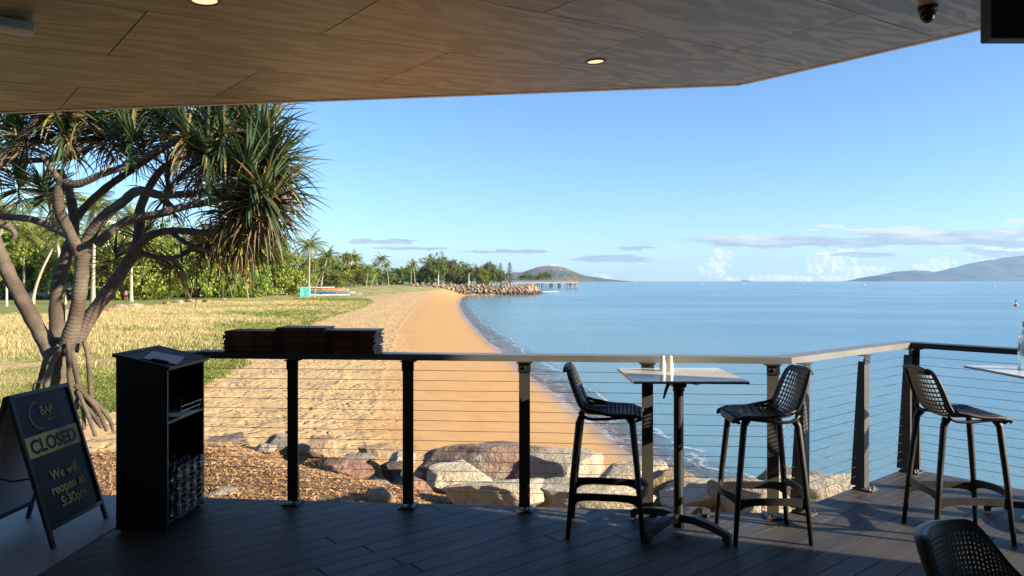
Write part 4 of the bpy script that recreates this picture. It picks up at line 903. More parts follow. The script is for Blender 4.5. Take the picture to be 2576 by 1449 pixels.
# ================================================================== ROCKS
def rockmat(name, c1, c2, c3, sc=1.6):
    m_, N = newmat(name); t_ = N.n('ShaderNodeTexCoord'); P_ = t_.outputs['Object']; oi = N.n('ShaderNodeObjectInfo')
    add = N.n('ShaderNodeVectorMath', operation='ADD'); cx = N.n('ShaderNodeCombineXYZ'); N.put(cx.inputs[0], N.m('MULTIPLY', oi.outputs['Random'], 50.)); N.put(add.inputs[0], P_); N.put(add.inputs[1], cx.outputs[0]); P_ = add.outputs[0]
    n1 = N.noise(P_, sc, 6, .6); n2 = N.noise(P_, sc * 5, 6, .65); n3 = N.noise(P_, sc * 22, 4, .7)
    cc = N.mix(N.ss(n1, .40, .60), c1, c2); cc = N.mix(N.m('MULTIPLY', N.ss(n2, .48, .66), .6), cc, c3); cc = N.mix(N.m('MULTIPLY', N.ss(n3, .55, .75), .3), cc, tuple(x * .45 for x in c1))
    vo = N.n('ShaderNodeTexVoronoi', feature='DISTANCE_TO_EDGE'); ad2 = N.n('ShaderNodeVectorMath', operation='ADD'); N.put(ad2.inputs[0], N.scalev(P_, (1, .7, 1.6), .4)); N.put(ad2.inputs[1], N.noise(P_, 2.5, 3, .6, 0, 1)); N.put(vo.inputs['Vector'], ad2.outputs[0]); vo.inputs['Scale'].default_value = 1.1
    cr = N.ss(vo.outputs['Distance'], 0, .035); hs = N.n('ShaderNodeHueSaturation'); N.put(hs.inputs['Color'], cc); N.put(hs.inputs['Value'], N.m('ADD', .82, N.m('MULTIPLY', oi.outputs['Random'], .36)))
    hh = N.m('ADD', N.m('ADD', N.m('MULTIPLY', n2, .16), N.m('MULTIPLY', n3, .045)), N.m('MULTIPLY', cr, .012))
    p = N.n('ShaderNodeBsdfPrincipled'); N.put(p.inputs['Base Color'], hs.outputs[0]); p.inputs['Roughness'].default_value = .9; p.inputs['Specular IOR Level'].default_value = .2; N.put(p.inputs['Normal'], N.bump(hh, .9, 1.0))
    o_ = N.n('ShaderNodeOutputMaterial'); N.t.links.new(p.outputs[0], o_.inputs[0]); return m_
M['r_cream'] = rockmat('rock_cream', (.54, .46, .33), (.60, .53, .40), (.42, .34, .23)); M['r_red'] = rockmat('rock_red', (.30, .19, .14), (.20, .17, .15), (.50, .42, .32), 1.3)
M['r_tan'] = rockmat('rock_tan', (.34, .24, .15), (.44, .33, .21), (.20, .13, .08)); M['r_grey'] = rockmat('rock_grey', (.22, .20, .18), (.34, .29, .22), (.12, .10, .09)); M['r_pink'] = rockmat('rock_pink', (.34, .19, .13), (.42, .27, .19), (.22, .14, .10))
M['r_orange'] = rockmat('rock_orange', (.32, .17, .09), (.36, .24, .15), (.16, .11, .08), .6); M['r_dark'] = rockmat('rock_dark', (.07, .055, .045), (.11, .085, .065), (.045, .035, .03), .6); M['r_pale'] = rockmat('rock_pale', (.30, .25, .195), (.38, .32, .25), (.18, .14, .10), .6)
def rock_mesh(name, seed, cuts=9, sub=4, rough=.10, dims=(1, 1, 1)):
    r_ = random.Random(seed); bm = bmesh.new(); bmesh.ops.create_icosphere(bm, subdivisions=sub, radius=1.0)
    pl = []
    for k_ in range(cuts):
        d = Vector((r_.gauss(0, 1), r_.gauss(0, 1), r_.gauss(0, 1) * .9)).normalized(); pl.append((d, r_.uniform(.52, .80)))
    pl.append((Vector((r_.uniform(-.25, .25), r_.uniform(-.25, .25), 1)).normalized(), r_.uniform(.55, .72)))
    for v in bm.verts:
        p_ = v.co.copy()
        for d, l_ in pl:
            q = p_.dot(d)
            if q > l_: p_ -= d * (q - l_) * .93
        s_ = 1 + rough * mn.fractal(p_ * 1.7 + Vector((seed, 0, 0)), .9, 2.0, 5) + rough * .5 * mn.noise(p_ * 6 + Vector((0, seed, 0)))
        v.co = Vector((p_.x * dims[0], p_.y * dims[1], p_.z * dims[2])) * s_
    me = bpy.data.meshes.new(name); bm.to_mesh(me); bm.free(); me.polygons.foreach_set('use_smooth', [True] * len(me.polygons))
    try: me.set_sharp_from_angle(angle=R(38))
    except Exception: pass
    return me
for (u, v, y, hs_, mt, sd_, tn, lb) in BL:
    me = rock_mesh('boulder', sd_, 13, 5, .075, hs_); me.materials.append(M[mt]); o = bpy.data.objects.new('boulder', me); COL.objects.link(o); q = Dp(u, v, y); o.location = q; o.rotation_euler = (R(random.uniform(-6, 6)), R(random.uniform(-6, 6)), R(tn))
    tag(o, lb, 'boulder', 'boulders along the foot of the deck')
for o in [o for o in COL.objects if o.name.startswith('boulder')]:
    zz_ = min(v.co.z for v in o.data.vertices) + o.location.z; gz = hz(o.location.x, o.location.y)
    if zz_ > gz - .04: pass
# hidden toe of the revetment under the corner of the deck
k_ = 0
for (x_, y_) in ((3.6, 9.4), (4.6, 8.6), (4.3, 7.6), (3.0, 10.6), (2.2, 11.9), (5.6, 6.9)):
    me = rock_mesh('boulder', 200 + k_, 9, 4, .09, (.75, .6, .6)); me.materials.append(M['r_grey']); o = bpy.data.objects.new('boulder', me); COL.objects.link(o); o.location = (x_, y_, hz(x_, y_) + .1)
    tag(o, ['grey rock low down in the shade of the corner', 'outermost low rock beyond the angled railing', 'low rock under the angled railing', 'rock at the waterline behind the right stool', 'rock on the wet sand behind the table', 'low rock under the far corner'][k_], 'boulder', 'boulders along the foot of the deck'); k_ += 1
# breakwater
BWL = np.array([(-34., 246.), (-24, 246.), (-16., 252.), (-4., 256.), (6., 262.), (9.5, 276.), (11.5, 287.)])
rm = []
for k_, (mt, n_) in enumerate((('r_orange', 3), ('r_pale', 3), ('r_grey', 2), ('r_dark', 3))):
    for j in range(n_): me = rock_mesh('breakwater_rock', 300 + k_ * 10 + j, 8, 2, .08); me.materials.append(M[mt]); rm.append((me, mt))
fe = [m_ for m_ in rm if m_[1] != 'r_dark']; dk = [m_ for m_ in rm if m_[1] == 'r_dark']
LB = np.cumsum([0] + [np.hypot(*(BWL[i + 1] - BWL[i])) for i in range(len(BWL) - 1)]); nb_ = 0
for row in range(8):
    f_ = row / 7; nn = 42 if row < 5 else 32
    for j in range(nn):
        if nb_ >= 296: break
        s_ = (j + rng.random() * .8) / nn * (LB[-1] - (.5 + f_ * 5)) ; x_ = float(np.interp(s_, LB, BWL[:, 0])); y_ = float(np.interp(s_, LB, BWL[:, 1])); tail = max(0, (s_ - (LB[-1] - 11)) / 11)
        topz = .25 - tail * 2.6 + .5 * (s_ < 10) ; z_ = (SEA + .1) * (1 - f_) + topz * f_ + rng.uniform(-.2, .2)
        if s_ < 14 and f_ < .5: continue
        me, mt = rng.choice(dk if z_ < -2.35 and s_ > 14 else fe); o = bpy.data.objects.new('breakwater_rock', me); COL.objects.link(o); nb_ += 1
        o.location = (x_ - .0 - f_ * .6, y_ + f_ * 3.4 + rng.uniform(-.3, .3), z_); sc = rng.uniform(.38, .72) * (1.1 if f_ < .4 else 1); o.scale = (sc * rng.uniform(.9, 1.3), sc, sc * rng.uniform(.7, .95)); o.rotation_euler = (rng.random() * .6, rng.random() * .6, rng.random() * 6)
        tag(o, ('dark wet rock in the lower courses of the breakwater' if mt == 'r_dark' else {'r_orange': 'orange brown', 'r_pale': 'pale', 'r_grey': 'grey'}[mt] + ' dry rock in the upper courses of the breakwater'), 'rock', 'rocks of the breakwater, %s ones' % {'r_dark': 'dark', 'r_orange': 'orange', 'r_pale': 'pale', 'r_grey': 'grey'}[mt])

m_core = rockmat('rock_core', (.08, .06, .05), (.13, .10, .08), (.05, .04, .03), .6); mb = MB(); nB = len(BWL)  # core colour kept dark to stand for shade between the rocks
for i, p_ in enumerate(BWL):
    tl_ = [0, 0, 0, 0, 0, .9, 2.3][i]; x_, y_ = p_; zt_ = .02 - tl_
    mb.v += [(x_ - .2, y_ - .2, SEA - 1.2), (x_ - .2, y_ + .3, SEA - .1), (x_ - .7, y_ + 3.1, max(SEA - .2, zt_)), (x_ - 2.6, y_ + 6.5, max(SEA - .3, zt_ - .05)), (x_ - 3., y_ + 8., SEA - 1.2)]
for i in range(nB - 1):
    for j in range(4): mb.face(i * 5 + j, i * 5 + 5 + j, i * 5 + 6 + j, i * 5 + 1 + j)
mb.face(*[(nB - 1) * 5 + j for j in range(5)]); mb.build('breakwater_core', m_core, kind='structure', label='rubble core of the breakwater, coloured dark as shade in the gaps')

# ================================================================== PANDANUS
bark, N = newmat('pandanus_bark'); t_ = N.n('ShaderNodeTexCoord'); at_ = N.attr('along'); P_ = t_.outputs['Object']
n1 = N.noise(P_, 3.0, 4, .55); n2 = N.noise(P_, 38., 3, .6); rgs = N.m('SINE', N.m('ADD', N.m('MULTIPLY', at_, 120.), N.m('MULTIPLY', n1, 9.)))
cc = N.mix(N.ss(n1, .35, .65), (.066, .050, .036), (.135, .108, .080)); cc = N.mix(N.m('MULTIPLY', N.ss(n2, .56, .66), .75), cc, (.075, .052, .036)); cc = N.mix(N.m('MULTIPLY', N.ss(rgs, -1, -.35, 1, 0), .22), cc, (.13, .095, .065))
p = N.n('ShaderNodeBsdfPrincipled'); N.put(p.inputs['Base Color'], cc); p.inputs['Roughness'].default_value = .88; N.put(p.inputs['Normal'], N.bump(N.m('ADD', N.m('MULTIPLY', rgs, .18), N.m('MULTIPLY', n2, .9)), .8, .012)); o_ = N.n('ShaderNodeOutputMaterial'); N.t.links.new(p.outputs[0], o_.inputs[0])
YP = 10.6
def branch(mb, al, pts, n=14, dy0=0.0):
    """pts: (u, v, dy, radius)"""
    P3 = catmull([Dp(u, v, YP + dy) for (u, v, dy, r_) in pts], 7); rr_ = [r_ * .66 for r_ in lerps([r_[3] for r_ in pts], 7)]
    rr_ = [r_ * (1 + .05 * math.sin(i * 1.7 + pts[0][0]) + .03 * math.sin(i * .6)) for i, r_ in enumerate(rr_)]
    mb.tube(P3, rr_, n); L_ = 0
    for i in range(len(P3)):
        if i: L_ += (P3[i] - P3[i - 1]).length
        al += [L_] * n
    return P3
root = empty('pandanus_tree', (-6.5, YP, hz(-6.5, YP)), 0, 'big screw pine with many bare limbs and drooping leaf heads at the left', 'tree')
def rel(o, r_): o.parent = r_; o.matrix_parent_inverse = Matrix.Translation(-r_.location); return o
BR = [
 [(150, 985, 0, .27), (152, 930, 0, .23), (150, 880, 0, .20), (152, 850, 0, .17)],
 [(140, 905, -.1, .19), (108, 850, -.1, .165), (62, 765, -.15, .15), (22, 690, -.2, .145), (-8, 620, -.25, .14), (-40, 540, -.3, .13)],
 [(152, 890, .15, .19), (143, 790, .3, .165), (150, 700, .5, .15), (168, 640, .6, .135), (186, 570, .7, .12), (176, 490, .8, .10), (150, 430, .9, .085)],
 [(165, 880, -.15, .17), (192, 790, -.2, .15), (204, 700, -.2, .145), (208, 650, -.2, .14), (222, 600, -.2, .13), (262, 545, -.2, .115), (312, 505, -.2, .10), (345, 480, -.15, .09), (400, 490, -.1, .085), (470, 488, 0, .08), (560, 482, .1, .075)],
 [(206, 650, -.2, .12), (178, 590, -.35, .11), (152, 535, -.4, .11), (146, 490, -.45, .105), (158, 462, -.45, .095), (200, 462, -.5, .08), (262, 436, -.5, .07), (330, 412, -.45, .068), (410, 368, -.4, .062)],
 [(158, 468, -.45, .075), (140, 440, -.45, .065), (122, 415, -.45, .06), (106, 392, -.45, .05)],
 [(178, 880, .2, .16), (232, 790, .3, .15), (292, 705, .4, .14), (340, 628, .45, .13), (350, 575, .5, .11), (354, 520, .5, .10), (395, 440, .5, .085), (450, 395, .5, .075)],
 [(344, 625, .4, .09), (372, 598, .3, .085), (415, 582, .2, .08), (480, 582, .1, .075), (540, 592, 0, .07), (610, 606, -.1, .065)],
 [(346, 632, .45, .075), (372, 642, .5, .065), (410, 650, .5, .058), (450, 645, .5, .052), (482, 628, .5, .05), (520, 622, .5, .045)],
 [(432, 585, .2, .055), (470, 612, .1, .055), (530, 634, 0, .05), (590, 652, 0, .045), (632, 640, 0, .045)],
 [(245, 612, -.2, .10), (288, 576, -.3, .095), (330, 552, -.35, .09), (400, 538, -.4, .085), (470, 518, -.4, .08), (540, 506, -.3, .07), (600, 490, -.3, .065)],
 [(300, 565, -.25, .07), (288, 580, -.4, .072), (282, 584, -.55, .066)],
 [(186, 560, .7, .095), (215, 520, .7, .09), (270, 470, .7, .085), (335, 425, .7, .08), (400, 380, .7, .07), (470, 330, .7, .06)],
 [(212, 640, -.2, .09), (178, 598, -.1, .085), (130, 572, 0, .08), (80, 552, 0, .075), (20, 546, 0, .07), (-60, 540, 0, .07)],
 [(-50, 430, -.3, .09), (20, 380, -.3, .085), (62, 335, -.3, .08), (105, 290, -.35, .075), (150, 255, -.4, .065)],
 [(0, 408, 0, .06), (70, 404, 0, .06), (140, 400, .1, .058), (200, 385, .2, .055), (260, 345, .2, .05)],
 [(60, 352, -.1, .05), (120, 358, 0, .045), (190, 352, .1, .045), (260, 340, .1, .04)],
 [(-20, 560, -.2, .10), (20, 570, -.2, .075), (38, 590, -.2, .055), (30, 606, -.2, .045)],
 [(400, 500, .3, .06), (440, 460, .3, .06), (470, 430, .3, .055), (520, 400, .3, .05), (600, 360, .2, .05)],
 [(560, 482, .1, .07), (620, 450, 0, .065), (680, 420, -.1, .055)], [(600, 490, -.3, .06), (650, 500, -.3, .055), (700, 500, -.4, .045)],
 [(410, 368, -.4, .06), (480, 350, -.4, .055), (560, 330, -.4, .05), (640, 330, -.4, .045)],
]
mb = MB(); al = []
for b_ in BR: branch(mb, al, b_)
o = mb.build('trunk', bark, None, True); a_ = o.data.attributes.new('along', 'FLOAT', 'POINT'); a_.data.foreach_set('value', np.array(al, np.float32)); rel(o, root)
mb = MB(); al = []
for b_ in [[(150, 870, -.25, .055), (118, 900, -.3, .055), (104, 950, -.35, .06), (92, 990, -.4, .055), (85, 1020, -.4, .05)], [(165, 865, -.35, .05), (135, 905, -.45, .055), (118, 960, -.5, .06), (112, 1010, -.55, .055)],
           [(170, 862, -.4, .048), (172, 905, -.45, .05), (176, 960, -.5, .055), (180, 1020, -.55, .06)], [(212, 858, .1, .05), (221, 900, .15, .05), (226, 960, .2, .052), (228, 1012, .2, .055)],
           [(180, 880, -.2, .06), (192, 940, -.3, .06), (205, 990, -.35, .065), (232, 1040, -.4, .06), (255, 1075, -.5, .035)], [(190, 970, -.4, .05), (215, 995, -.4, .055), (245, 1030, -.4, .05), (268, 1085, -.45, .03)],
           [(195, 985, -.5, .04), (212, 1020, -.55, .04), (228, 1062, -.6, .04), (240, 1098, -.6, .035)], [(190, 985, -.3, .04), (208, 1030, -.5, .04), (212, 1080, -.6, .035)], [(200, 992, -.4, .045), (238, 1010, -.35, .045), (275, 1055, -.3, .04), (285, 1085, -.3, .03)],
           [(120, 880, -.1, .03), (108, 920, -.1, .03), (100, 960, -.1, .03)], [(205, 990, -.4, .07), (188, 1030, -.5, .06), (180, 1075, -.6, .05)], [(186, 750, .25, .035), (200, 790, .2, .045), (196, 810, .2, .02)]]:
    branch(mb, al, b_, 10)
o = mb.build('prop_roots', bark, None, True); a_ = o.data.attributes.new('along', 'FLOAT', 'POINT'); a_.data.foreach_set('value', np.array(al, np.float32)); rel(o, root)
lf_g = leafmat('pandanus_leaf', (.040, .075, .036), (.105, .145, .055), .2, 1.2, 0, .38, brown=(.30, .21, .09)); lf_y = leafmat('pandanus_leaf_old', (.27, .27, .055), (.32, .24, .09), .35, 1.0, 0); lf_b = leafmat('pandanus_leaf_dead', (.20, .135, .075), (.115, .072, .040), .15, 1.0, 0, .8)
def strap(mb, p0, d, L_, w_, droop, tw=0., seg=8, kink=0.):
    p_ = Vector(p0); d = Vector(d).normalized(); b = len(mb.v); step = L_ / seg; side_ = d.cross(Vector((0, 0, 1)))
    if side_.length < .1: side_ = Vector((math.cos(tw * 9), math.sin(tw * 9), 0))
    side_.normalize(); side_ = (Matrix.Rotation(tw, 3, d) @ side_)
    for i in range(seg + 1):
        f_ = i / seg; ww = w_ * min(1, .55 + f_ * 3) * (1 - f_ ** 2.2) + .0015; nn_ = side_.cross(d).normalized()
        mb.v += [tuple(p_ - side_ * ww + nn_ * ww * .5), tuple(p_ - nn_ * ww * .15), tuple(p_ + side_ * ww + nn_ * ww * .5)]
        g_ = droop * (f_ ** 1.2) * step + (kink * step * 4 if abs(f_ - .55) < .07 else 0); d = (d + Vector((0, 0, -1)) * g_ + Vector((0, 0, 0))).normalized(); p_ = p_ + d * step
    for i in range(seg):
        q = b + i * 3; mb.face(q, q + 1, q + 4, q + 3); mb.face(q + 1, q + 2, q + 5, q + 4)
def frame_of(ax):
    ax = ax.normalized(); x = ax.cross(Vector((0, 0, 1))); x = Vector((1, 0, 0)) if x.length < .1 else x.normalized(); return x, x.cross(ax).normalized(), ax
# (u, v, dy, axis, size, live leaves, dead leaves, hanging yellow)
RO = [(160, 330, -.3, (0, -.5, .8), .8, 52, 14, 4), (60, 330, -.2, (-.1, -.2, 1), .8, 48, 16, 6), (290, 330, 0, (.1, -.2, 1), .82, 52, 16, 4), (220, 270, -.2, (0, -.1, 1), .85, 50, 14, 4), (330, 350, -.4, (0, -.5, .8), .75, 44, 18, 2), (10, 280, 0, (0, 0, 1), .8, 44, 12, 4), (675, 395, -.3, (.3, -.3, .9), .95, 74, 26, 6), (682, 505, -.4, (.6, -.25, .55), .88, 64, 44, 6), (655, 350, -.2, (.2, -.2, 1), 1.0, 66, 16, 2), (620, 430, -.5, (.1, -.6, .8), .95, 64, 34, 0), (560, 345, -.5, (0, -.4, .9), .9, 60, 26, 0),
      (470, 335, -.6, (-.1, -.5, .9), .88, 64, 22, 0), (520, 300, .2, (0, 0, 1), .95, 56, 10, 0), (610, 300, .3, (.1, 0, 1), .95, 56, 8, 0), (400, 320, .3, (0, 0, 1), .85, 52, 12, 4), (340, 300, .5, (0, 0, 1), .85, 46, 10, 4),
      (250, 320, .3, (-.1, -.2, 1), .8, 50, 12, 10), (190, 315, -.1, (-.1, -.5, .8), .75, 56, 10, 0), (90, 300, .2, (0, -.1, 1), .8, 46, 14, 6), (30, 320, .4, (-.2, 0, 1), .8, 40, 12, 6), (112, 470, -.2, (-.2, -.3, .9), .62, 46, 8, 0), (40, 455, .4, (-.3, 0, .9), .8, 46, 8, 0),
      (655, 570, -.2, (.7, -.2, .3), .80, 46, 60, 16), (610, 560, .2, (.5, .1, .5), .9, 40, 44, 10), (685, 450, .3, (.6, .2, .6), .88, 60, 20, 8), (655, 612, .2, (.5, 0, .1), .66, 26, 56, 18), (560, 430, .3, (.1, .1, .9), .9, 44, 26, 2), (500, 410, .5, (0, .2, 1), .85, 40, 16, 2),
      (420, 470, .8, (.0, .3, .9), .8, 30, 14, 2), (540, 605, .5, (.3, .3, .4), .55, 26, 22, 22), (470, 660, .9, (.3, .2, .2), .6, 14, 16, 22), (290, 640, 1.1, (.1, .3, .8), .55, 26, 14, 6), (360, 585, 1.2, (.2, .4, .8), .6, 28, 10, 4), (600, 380, 1.0, (.2, .4, .9), .95, 44, 10, 4), (540, 260, -.1, (0, 0, 1), .85, 44, 8, 0), (440, 270, .2, (0, 0, 1), .85, 44, 6, 2), (300, 260, .2, (0, 0, 1), .8, 40, 6, 2), (-20, 400, .2, (-.2, 0, 1), .8, 40, 8, 4), (150, 255, -.4, (.3, -.2, .9), .8, 44, 8, 2), (700, 400, .2, (.7, .1, .6), .88, 50, 12, 4), (695, 480, 0, (.8, -.1, .3), .85, 50, 26, 8), (670, 545, .1, (.8, 0, 0), .75, 44, 36, 14), (640, 285, 0, (.3, 0, 1), .95, 50, 10, 2), (580, 250, -.2, (.1, -.1, 1), .9, 48, 8, 0), (380, 255, 0, (0, 0, 1), .9, 44, 8, 2), (660, 480, -.7, (.3, -.7, .4), .9, 52, 40, 2), (520, 380, -.6, (0, -.7, .6), .85, 54, 34, 2), (590, 520, -.5, (.4, -.5, .4), .8, 36, 40, 2)]
mg, my, md = MB(), MB(), MB(); rg_ = random.Random(21)
for (u, v, dy, ax, sz, nl, nd, ny) in RO:
    c_ = Dp(u, v, YP + dy); X_, Y_, A_ = frame_of(Vector(ax))
    for k_ in range(nl):
        f_ = k_ / nl; ph = k_ * 2.1 + rg_.uniform(-.12, .12); pol = R(8 + 100 * f_ ** .8 + rg_.uniform(-7, 7)); d = A_ * math.cos(pol) + (X_ * math.cos(ph) + Y_ * math.sin(ph)) * math.sin(pol)
        strap(mg, c_ - A_ * (.16 * f_) + d * .03, d, sz * rg_.uniform(.62, 1.02), rg_.uniform(.018, .027), rg_.uniform(.5, 2.0) * (.5 + f_), rg_.uniform(-.4, .4), 8, rg_.choice((0, 0, 0, .5)))
    for k_ in range(int(nd * 1.25)):
        ph = rg_.random() * 6.283; d = (X_ * math.cos(ph) + Y_ * math.sin(ph)) * .8 - A_ * .35; strap(md, c_ - A_ * rg_.uniform(.12, .38), d, sz * rg_.uniform(.45, .95), rg_.uniform(.008, .018), rg_.uniform(4, 9), rg_.uniform(-1.5, 1.5), 7, rg_.uniform(0, 1))
    for k_ in range(ny):
        ph = rg_.random() * 6.283; d = (X_ * math.cos(ph) + Y_ * math.sin(ph)) * .9 - A_ * .1; strap(my, c_ - A_ * rg_.uniform(.1, .2), d, sz * rg_.uniform(.7, 1.05), rg_.uniform(.014, .022), rg_.uniform(2.5, 6), rg_.uniform(-.8, .8), 7, rg_.uniform(0, .6))
# long single dead leaves hanging under the lowest limb
for k_ in range(26):
    c_ = Dp(rg_.uniform(490, 640), rg_.uniform(640, 665), YP + rg_.uniform(0, .6)); strap(md if k_ % 3 else my, c_, (rg_.uniform(-.3, .3), rg_.uniform(-.2, .2), -1), rg_.uniform(.3, .8), .009, 1, rg_.uniform(-2, 2), 7, .2)
for mb_, nm, mt in ((mg, 'leaves', lf_g), (my, 'yellow_leaves', lf_y), (md, 'dead_leaves', lf_b)): rel(mb_.build(nm, mt, None, True), root)
# ================================================================== TREES OF THE PARK
wood = pmat('bark', (.20, .15, .105), .9, 0, .3, 3, .01, 14); palmwood = pmat('palm_bark', (.34, .29, .23), .85, 0, .2, 2, .01, 10); darkwood = pmat('dark_bark', (.09, .07, .05), .9, 0, .3, 3)
lfA = leafmat('almond_leaf', (.085, .135, .018), (.36, .39, .060), .35, .35, .30, .45); lfB = leafmat('fig_leaf', (.055, .10, .018), (.20, .23, .045), .25, .25, .2, .55); lfC = leafmat('olive_leaf', (.075, .085, .030), (.15, .15, .055), .25, .25, .15, .6)
lfP = leafmat('palm_frond', (.10, .155, .028), (.24, .25, .065), .3, .8, .15, .4); lfN = leafmat('pine_needle', (.028, .058, .022), (.060, .095, .035), .1, .5, .1, .7)
def crown(seed, lobes, nclump, per, leaf, mat, flat=.75, low=.0):
    r_ = random.Random(seed); mb = MB(); L_ = []
    for k_ in range(lobes):
        an = r_.random() * 6.283; rr_ = r_.uniform(.0, .62); zz = r_.uniform(low, .78); s_ = r_.uniform(.26, .42); L_.append((Vector((math.cos(an) * rr_, math.sin(an) * rr_, zz)), s_))
    L_.append((Vector((0, 0, .55)), .5))
    for k_ in range(nclump):
        c_, s_ = r_.choice(L_); d = Vector((r_.gauss(0, 1), r_.gauss(0, 1), r_.gauss(0, 1) + .25)).normalized(); cc_ = c_ + Vector((d.x, d.y, d.z * flat)) * s_ * r_.uniform(.72, 1.05)
        cs_ = r_.uniform(.035, .075)
        for j in range(per):
            q = cc_ + Vector((r_.gauss(0, 1), r_.gauss(0, 1), r_.gauss(0, .7))) * cs_; nn_ = (d * .9 + Vector((r_.gauss(0, 1), r_.gauss(0, 1), r_.gauss(0, 1) + .5)) * .55).normalized()
            a = nn_.cross(Vector((r_.gauss(0, 1), r_.gauss(0, 1), r_.gauss(0, 1)))).normalized() * leaf * r_.uniform(.6, 1.1); b = nn_.cross(a).normalized() * leaf * r_.uniform(.35, .6); i0 = len(mb.v)
            mb.v += [tuple(q - a), tuple(q + b + nn_ * leaf * .15), tuple(q + a), tuple(q - b + nn_ * leaf * .15)]; mb.face(i0, i0 + 1, i0 + 2, i0 + 3)
    V_ = np.array(mb.v); zt_ = np.percentile(V_[:, 2], 98.5); rt_ = np.percentile(np.hypot(V_[:, 0], V_[:, 1]), 93); V_ = V_ / np.array([rt_ / .55, rt_ / .55, zt_]); mb.v = [tuple(q) for q in V_]
    L_ = [(Vector((c_.x * .55 / rt_, c_.y * .55 / rt_, c_.z / zt_)), s_ / zt_) for c_, s_ in L_]
    return mb.mesh('crown', mat), L_
def limbs(seed, L_, mat, th=.03, split=.18, lean=0.):
    r_ = random.Random(seed); mb = MB(); top = Vector((lean * .3, 0, split)); mb.tube([(0, 0, -.05), (0, 0, 0), (lean * .1, .0, split * .5), tuple(top)], [th * 1.7, th * 1.3, th, th * .9], 8)
    for c_, s_ in L_[:8]:
        mid_ = top.lerp(c_, .5) + Vector((r_.uniform(-.03, .03), r_.uniform(-.03, .03), .03)); mb.tube([tuple(top - Vector((0, 0, .02))), tuple(mid_), tuple(c_ + Vector((0, 0, s_ * .3)))], [th * .6, th * .4, th * .12], 6, False)
    return mb.mesh('trunk', mat, True)
def make_proto(cm, tm_): return (cm, tm_)
PR = {}
PR['almond'] = []
for s_ in range(4): c_, L_ = crown(40 + s_, 12, 150, 38, .036, lfA, .8, .22); PR['almond'].append((c_, limbs(s_, L_, darkwood, .026, .20)))
PR['fig'] = []
for s_ in range(3): c_, L_ = crown(60 + s_, 10, 150, 26, .040, lfB, .75, .30); PR['fig'].append((c_, limbs(10 + s_, L_, darkwood, .024, .26)))
PR['olive'] = []
for s_ in range(2): c_, L_ = crown(80 + s_, 9, 110, 24, .040, lfC, .6, .35); PR['olive'].append((c_, limbs(20 + s_, L_, darkwood, .022, .3)))
def place(name, meshes, pos, sc, rz, label, cat, group):
    root = empty(name, pos, rz, label, cat, group); root.scale = sc
    for nm, me in meshes: o = bpy.data.objects.new(nm, me); COL.objects.link(o); o.parent = root
    return root
tr_ = random.Random(5)
def tree(kind, u, y, vtop, wpx, label, group, gz=None):
    x = (u - CU) / F * y; z = hz(x, y) if gz is None else gz; h_ = (HV - vtop) / F * y + CH - z; wd = wpx / F * y / 1.05
    cm, tm_ = tr_.choice(PR[kind]); return place('broad_tree', [('crown', cm), ('trunk', tm_)], (x, y, z - .1), (wd, wd, h_ + .1), tr_.random() * 6.28, label, 'tree', group)
# palms
def palm_meshes(seed, lean, nf=20):
    r_ = random.Random(seed); pts = [Vector((lean * (t ** 1.6), 0, t)) for t in [q_ / 8 for q_ in range(9)]]; mt = MB(); mt.tube([(0, 0, -.04)] + [tuple(p_) for p_ in pts], [.030, .026, .019, .016, .0145, .0135, .013, .0125, .0125, .015], 8); top = pts[-1]
    mf = MB()
    for k_ in range(nf):
        an = k_ * 2.4 + r_.uniform(-.2, .2); el = R(72 - 95 * (k_ / nf) + r_.uniform(-8, 8)); L_ = r_.uniform(.32, .44); d = Vector((math.cos(an) * math.cos(el), math.sin(an) * math.cos(el), math.sin(el))); p_ = top.copy(); sp_ = []
        for i in range(9): sp_.append((p_.copy(), d.copy())); p_ = p_ + d * L_ / 8; d = (d + Vector((0, 0, -.17 - .06 * i * .3))).normalized()
        mf.tube([tuple(s_[0]) for s_ in sp_], [.0035, .003, .003, .0025, .002, .002, .0015, .001, .001], 4, False)
        for i in range(1, 27):
            f_ = i / 27 * 8; i0 = int(f_); q = sp_[i0][0].lerp(sp_[min(8, i0 + 1)][0], f_ - i0); dd = sp_[i0][1]; sd_ = dd.cross(Vector((0, 0, 1)));
            if sd_.length < .05: sd_ = Vector((-math.sin(an), math.cos(an), 0))
            sd_.normalize(); ll = .085 * math.sin(math.pi * min(1, .18 + .80 * i / 27)) + .012
            for s_ in (-1, 1):
                e = q + (sd_ * s_ * .75 + dd * .55 + Vector((0, 0, -.38 - r_.random() * .3))).normalized() * ll; w2 = dd * .0065; b_ = len(mf.v); mf.v += [tuple(q - w2), tuple(q + w2), tuple(e)]; mf.face(b_, b_ + 1, b_ + 2)
    return mf.mesh('crown', lfP), mt.mesh('trunk', palmwood, True)
PM = [palm_meshes(1, .02), palm_meshes(2, .16), palm_meshes(3, -.12), palm_meshes(4, .32, 18)]
def palm(k_, u, y, vc, label, group='coconut palms along the beach park', rz=0., hs=1.0):
    x = (u - CU) / F * y; z = hz(x, y); h_ = (HV - vc) / F * y + CH - z; cm, tm_ = PM[k_]; return place('palm_tree', [('crown', cm), ('trunk', tm_)], (x, y, z - .1), (h_ * hs, h_ * hs, h_), rz, label, 'palm', group)
GA = 'bright green spreading trees behind the grass flat'
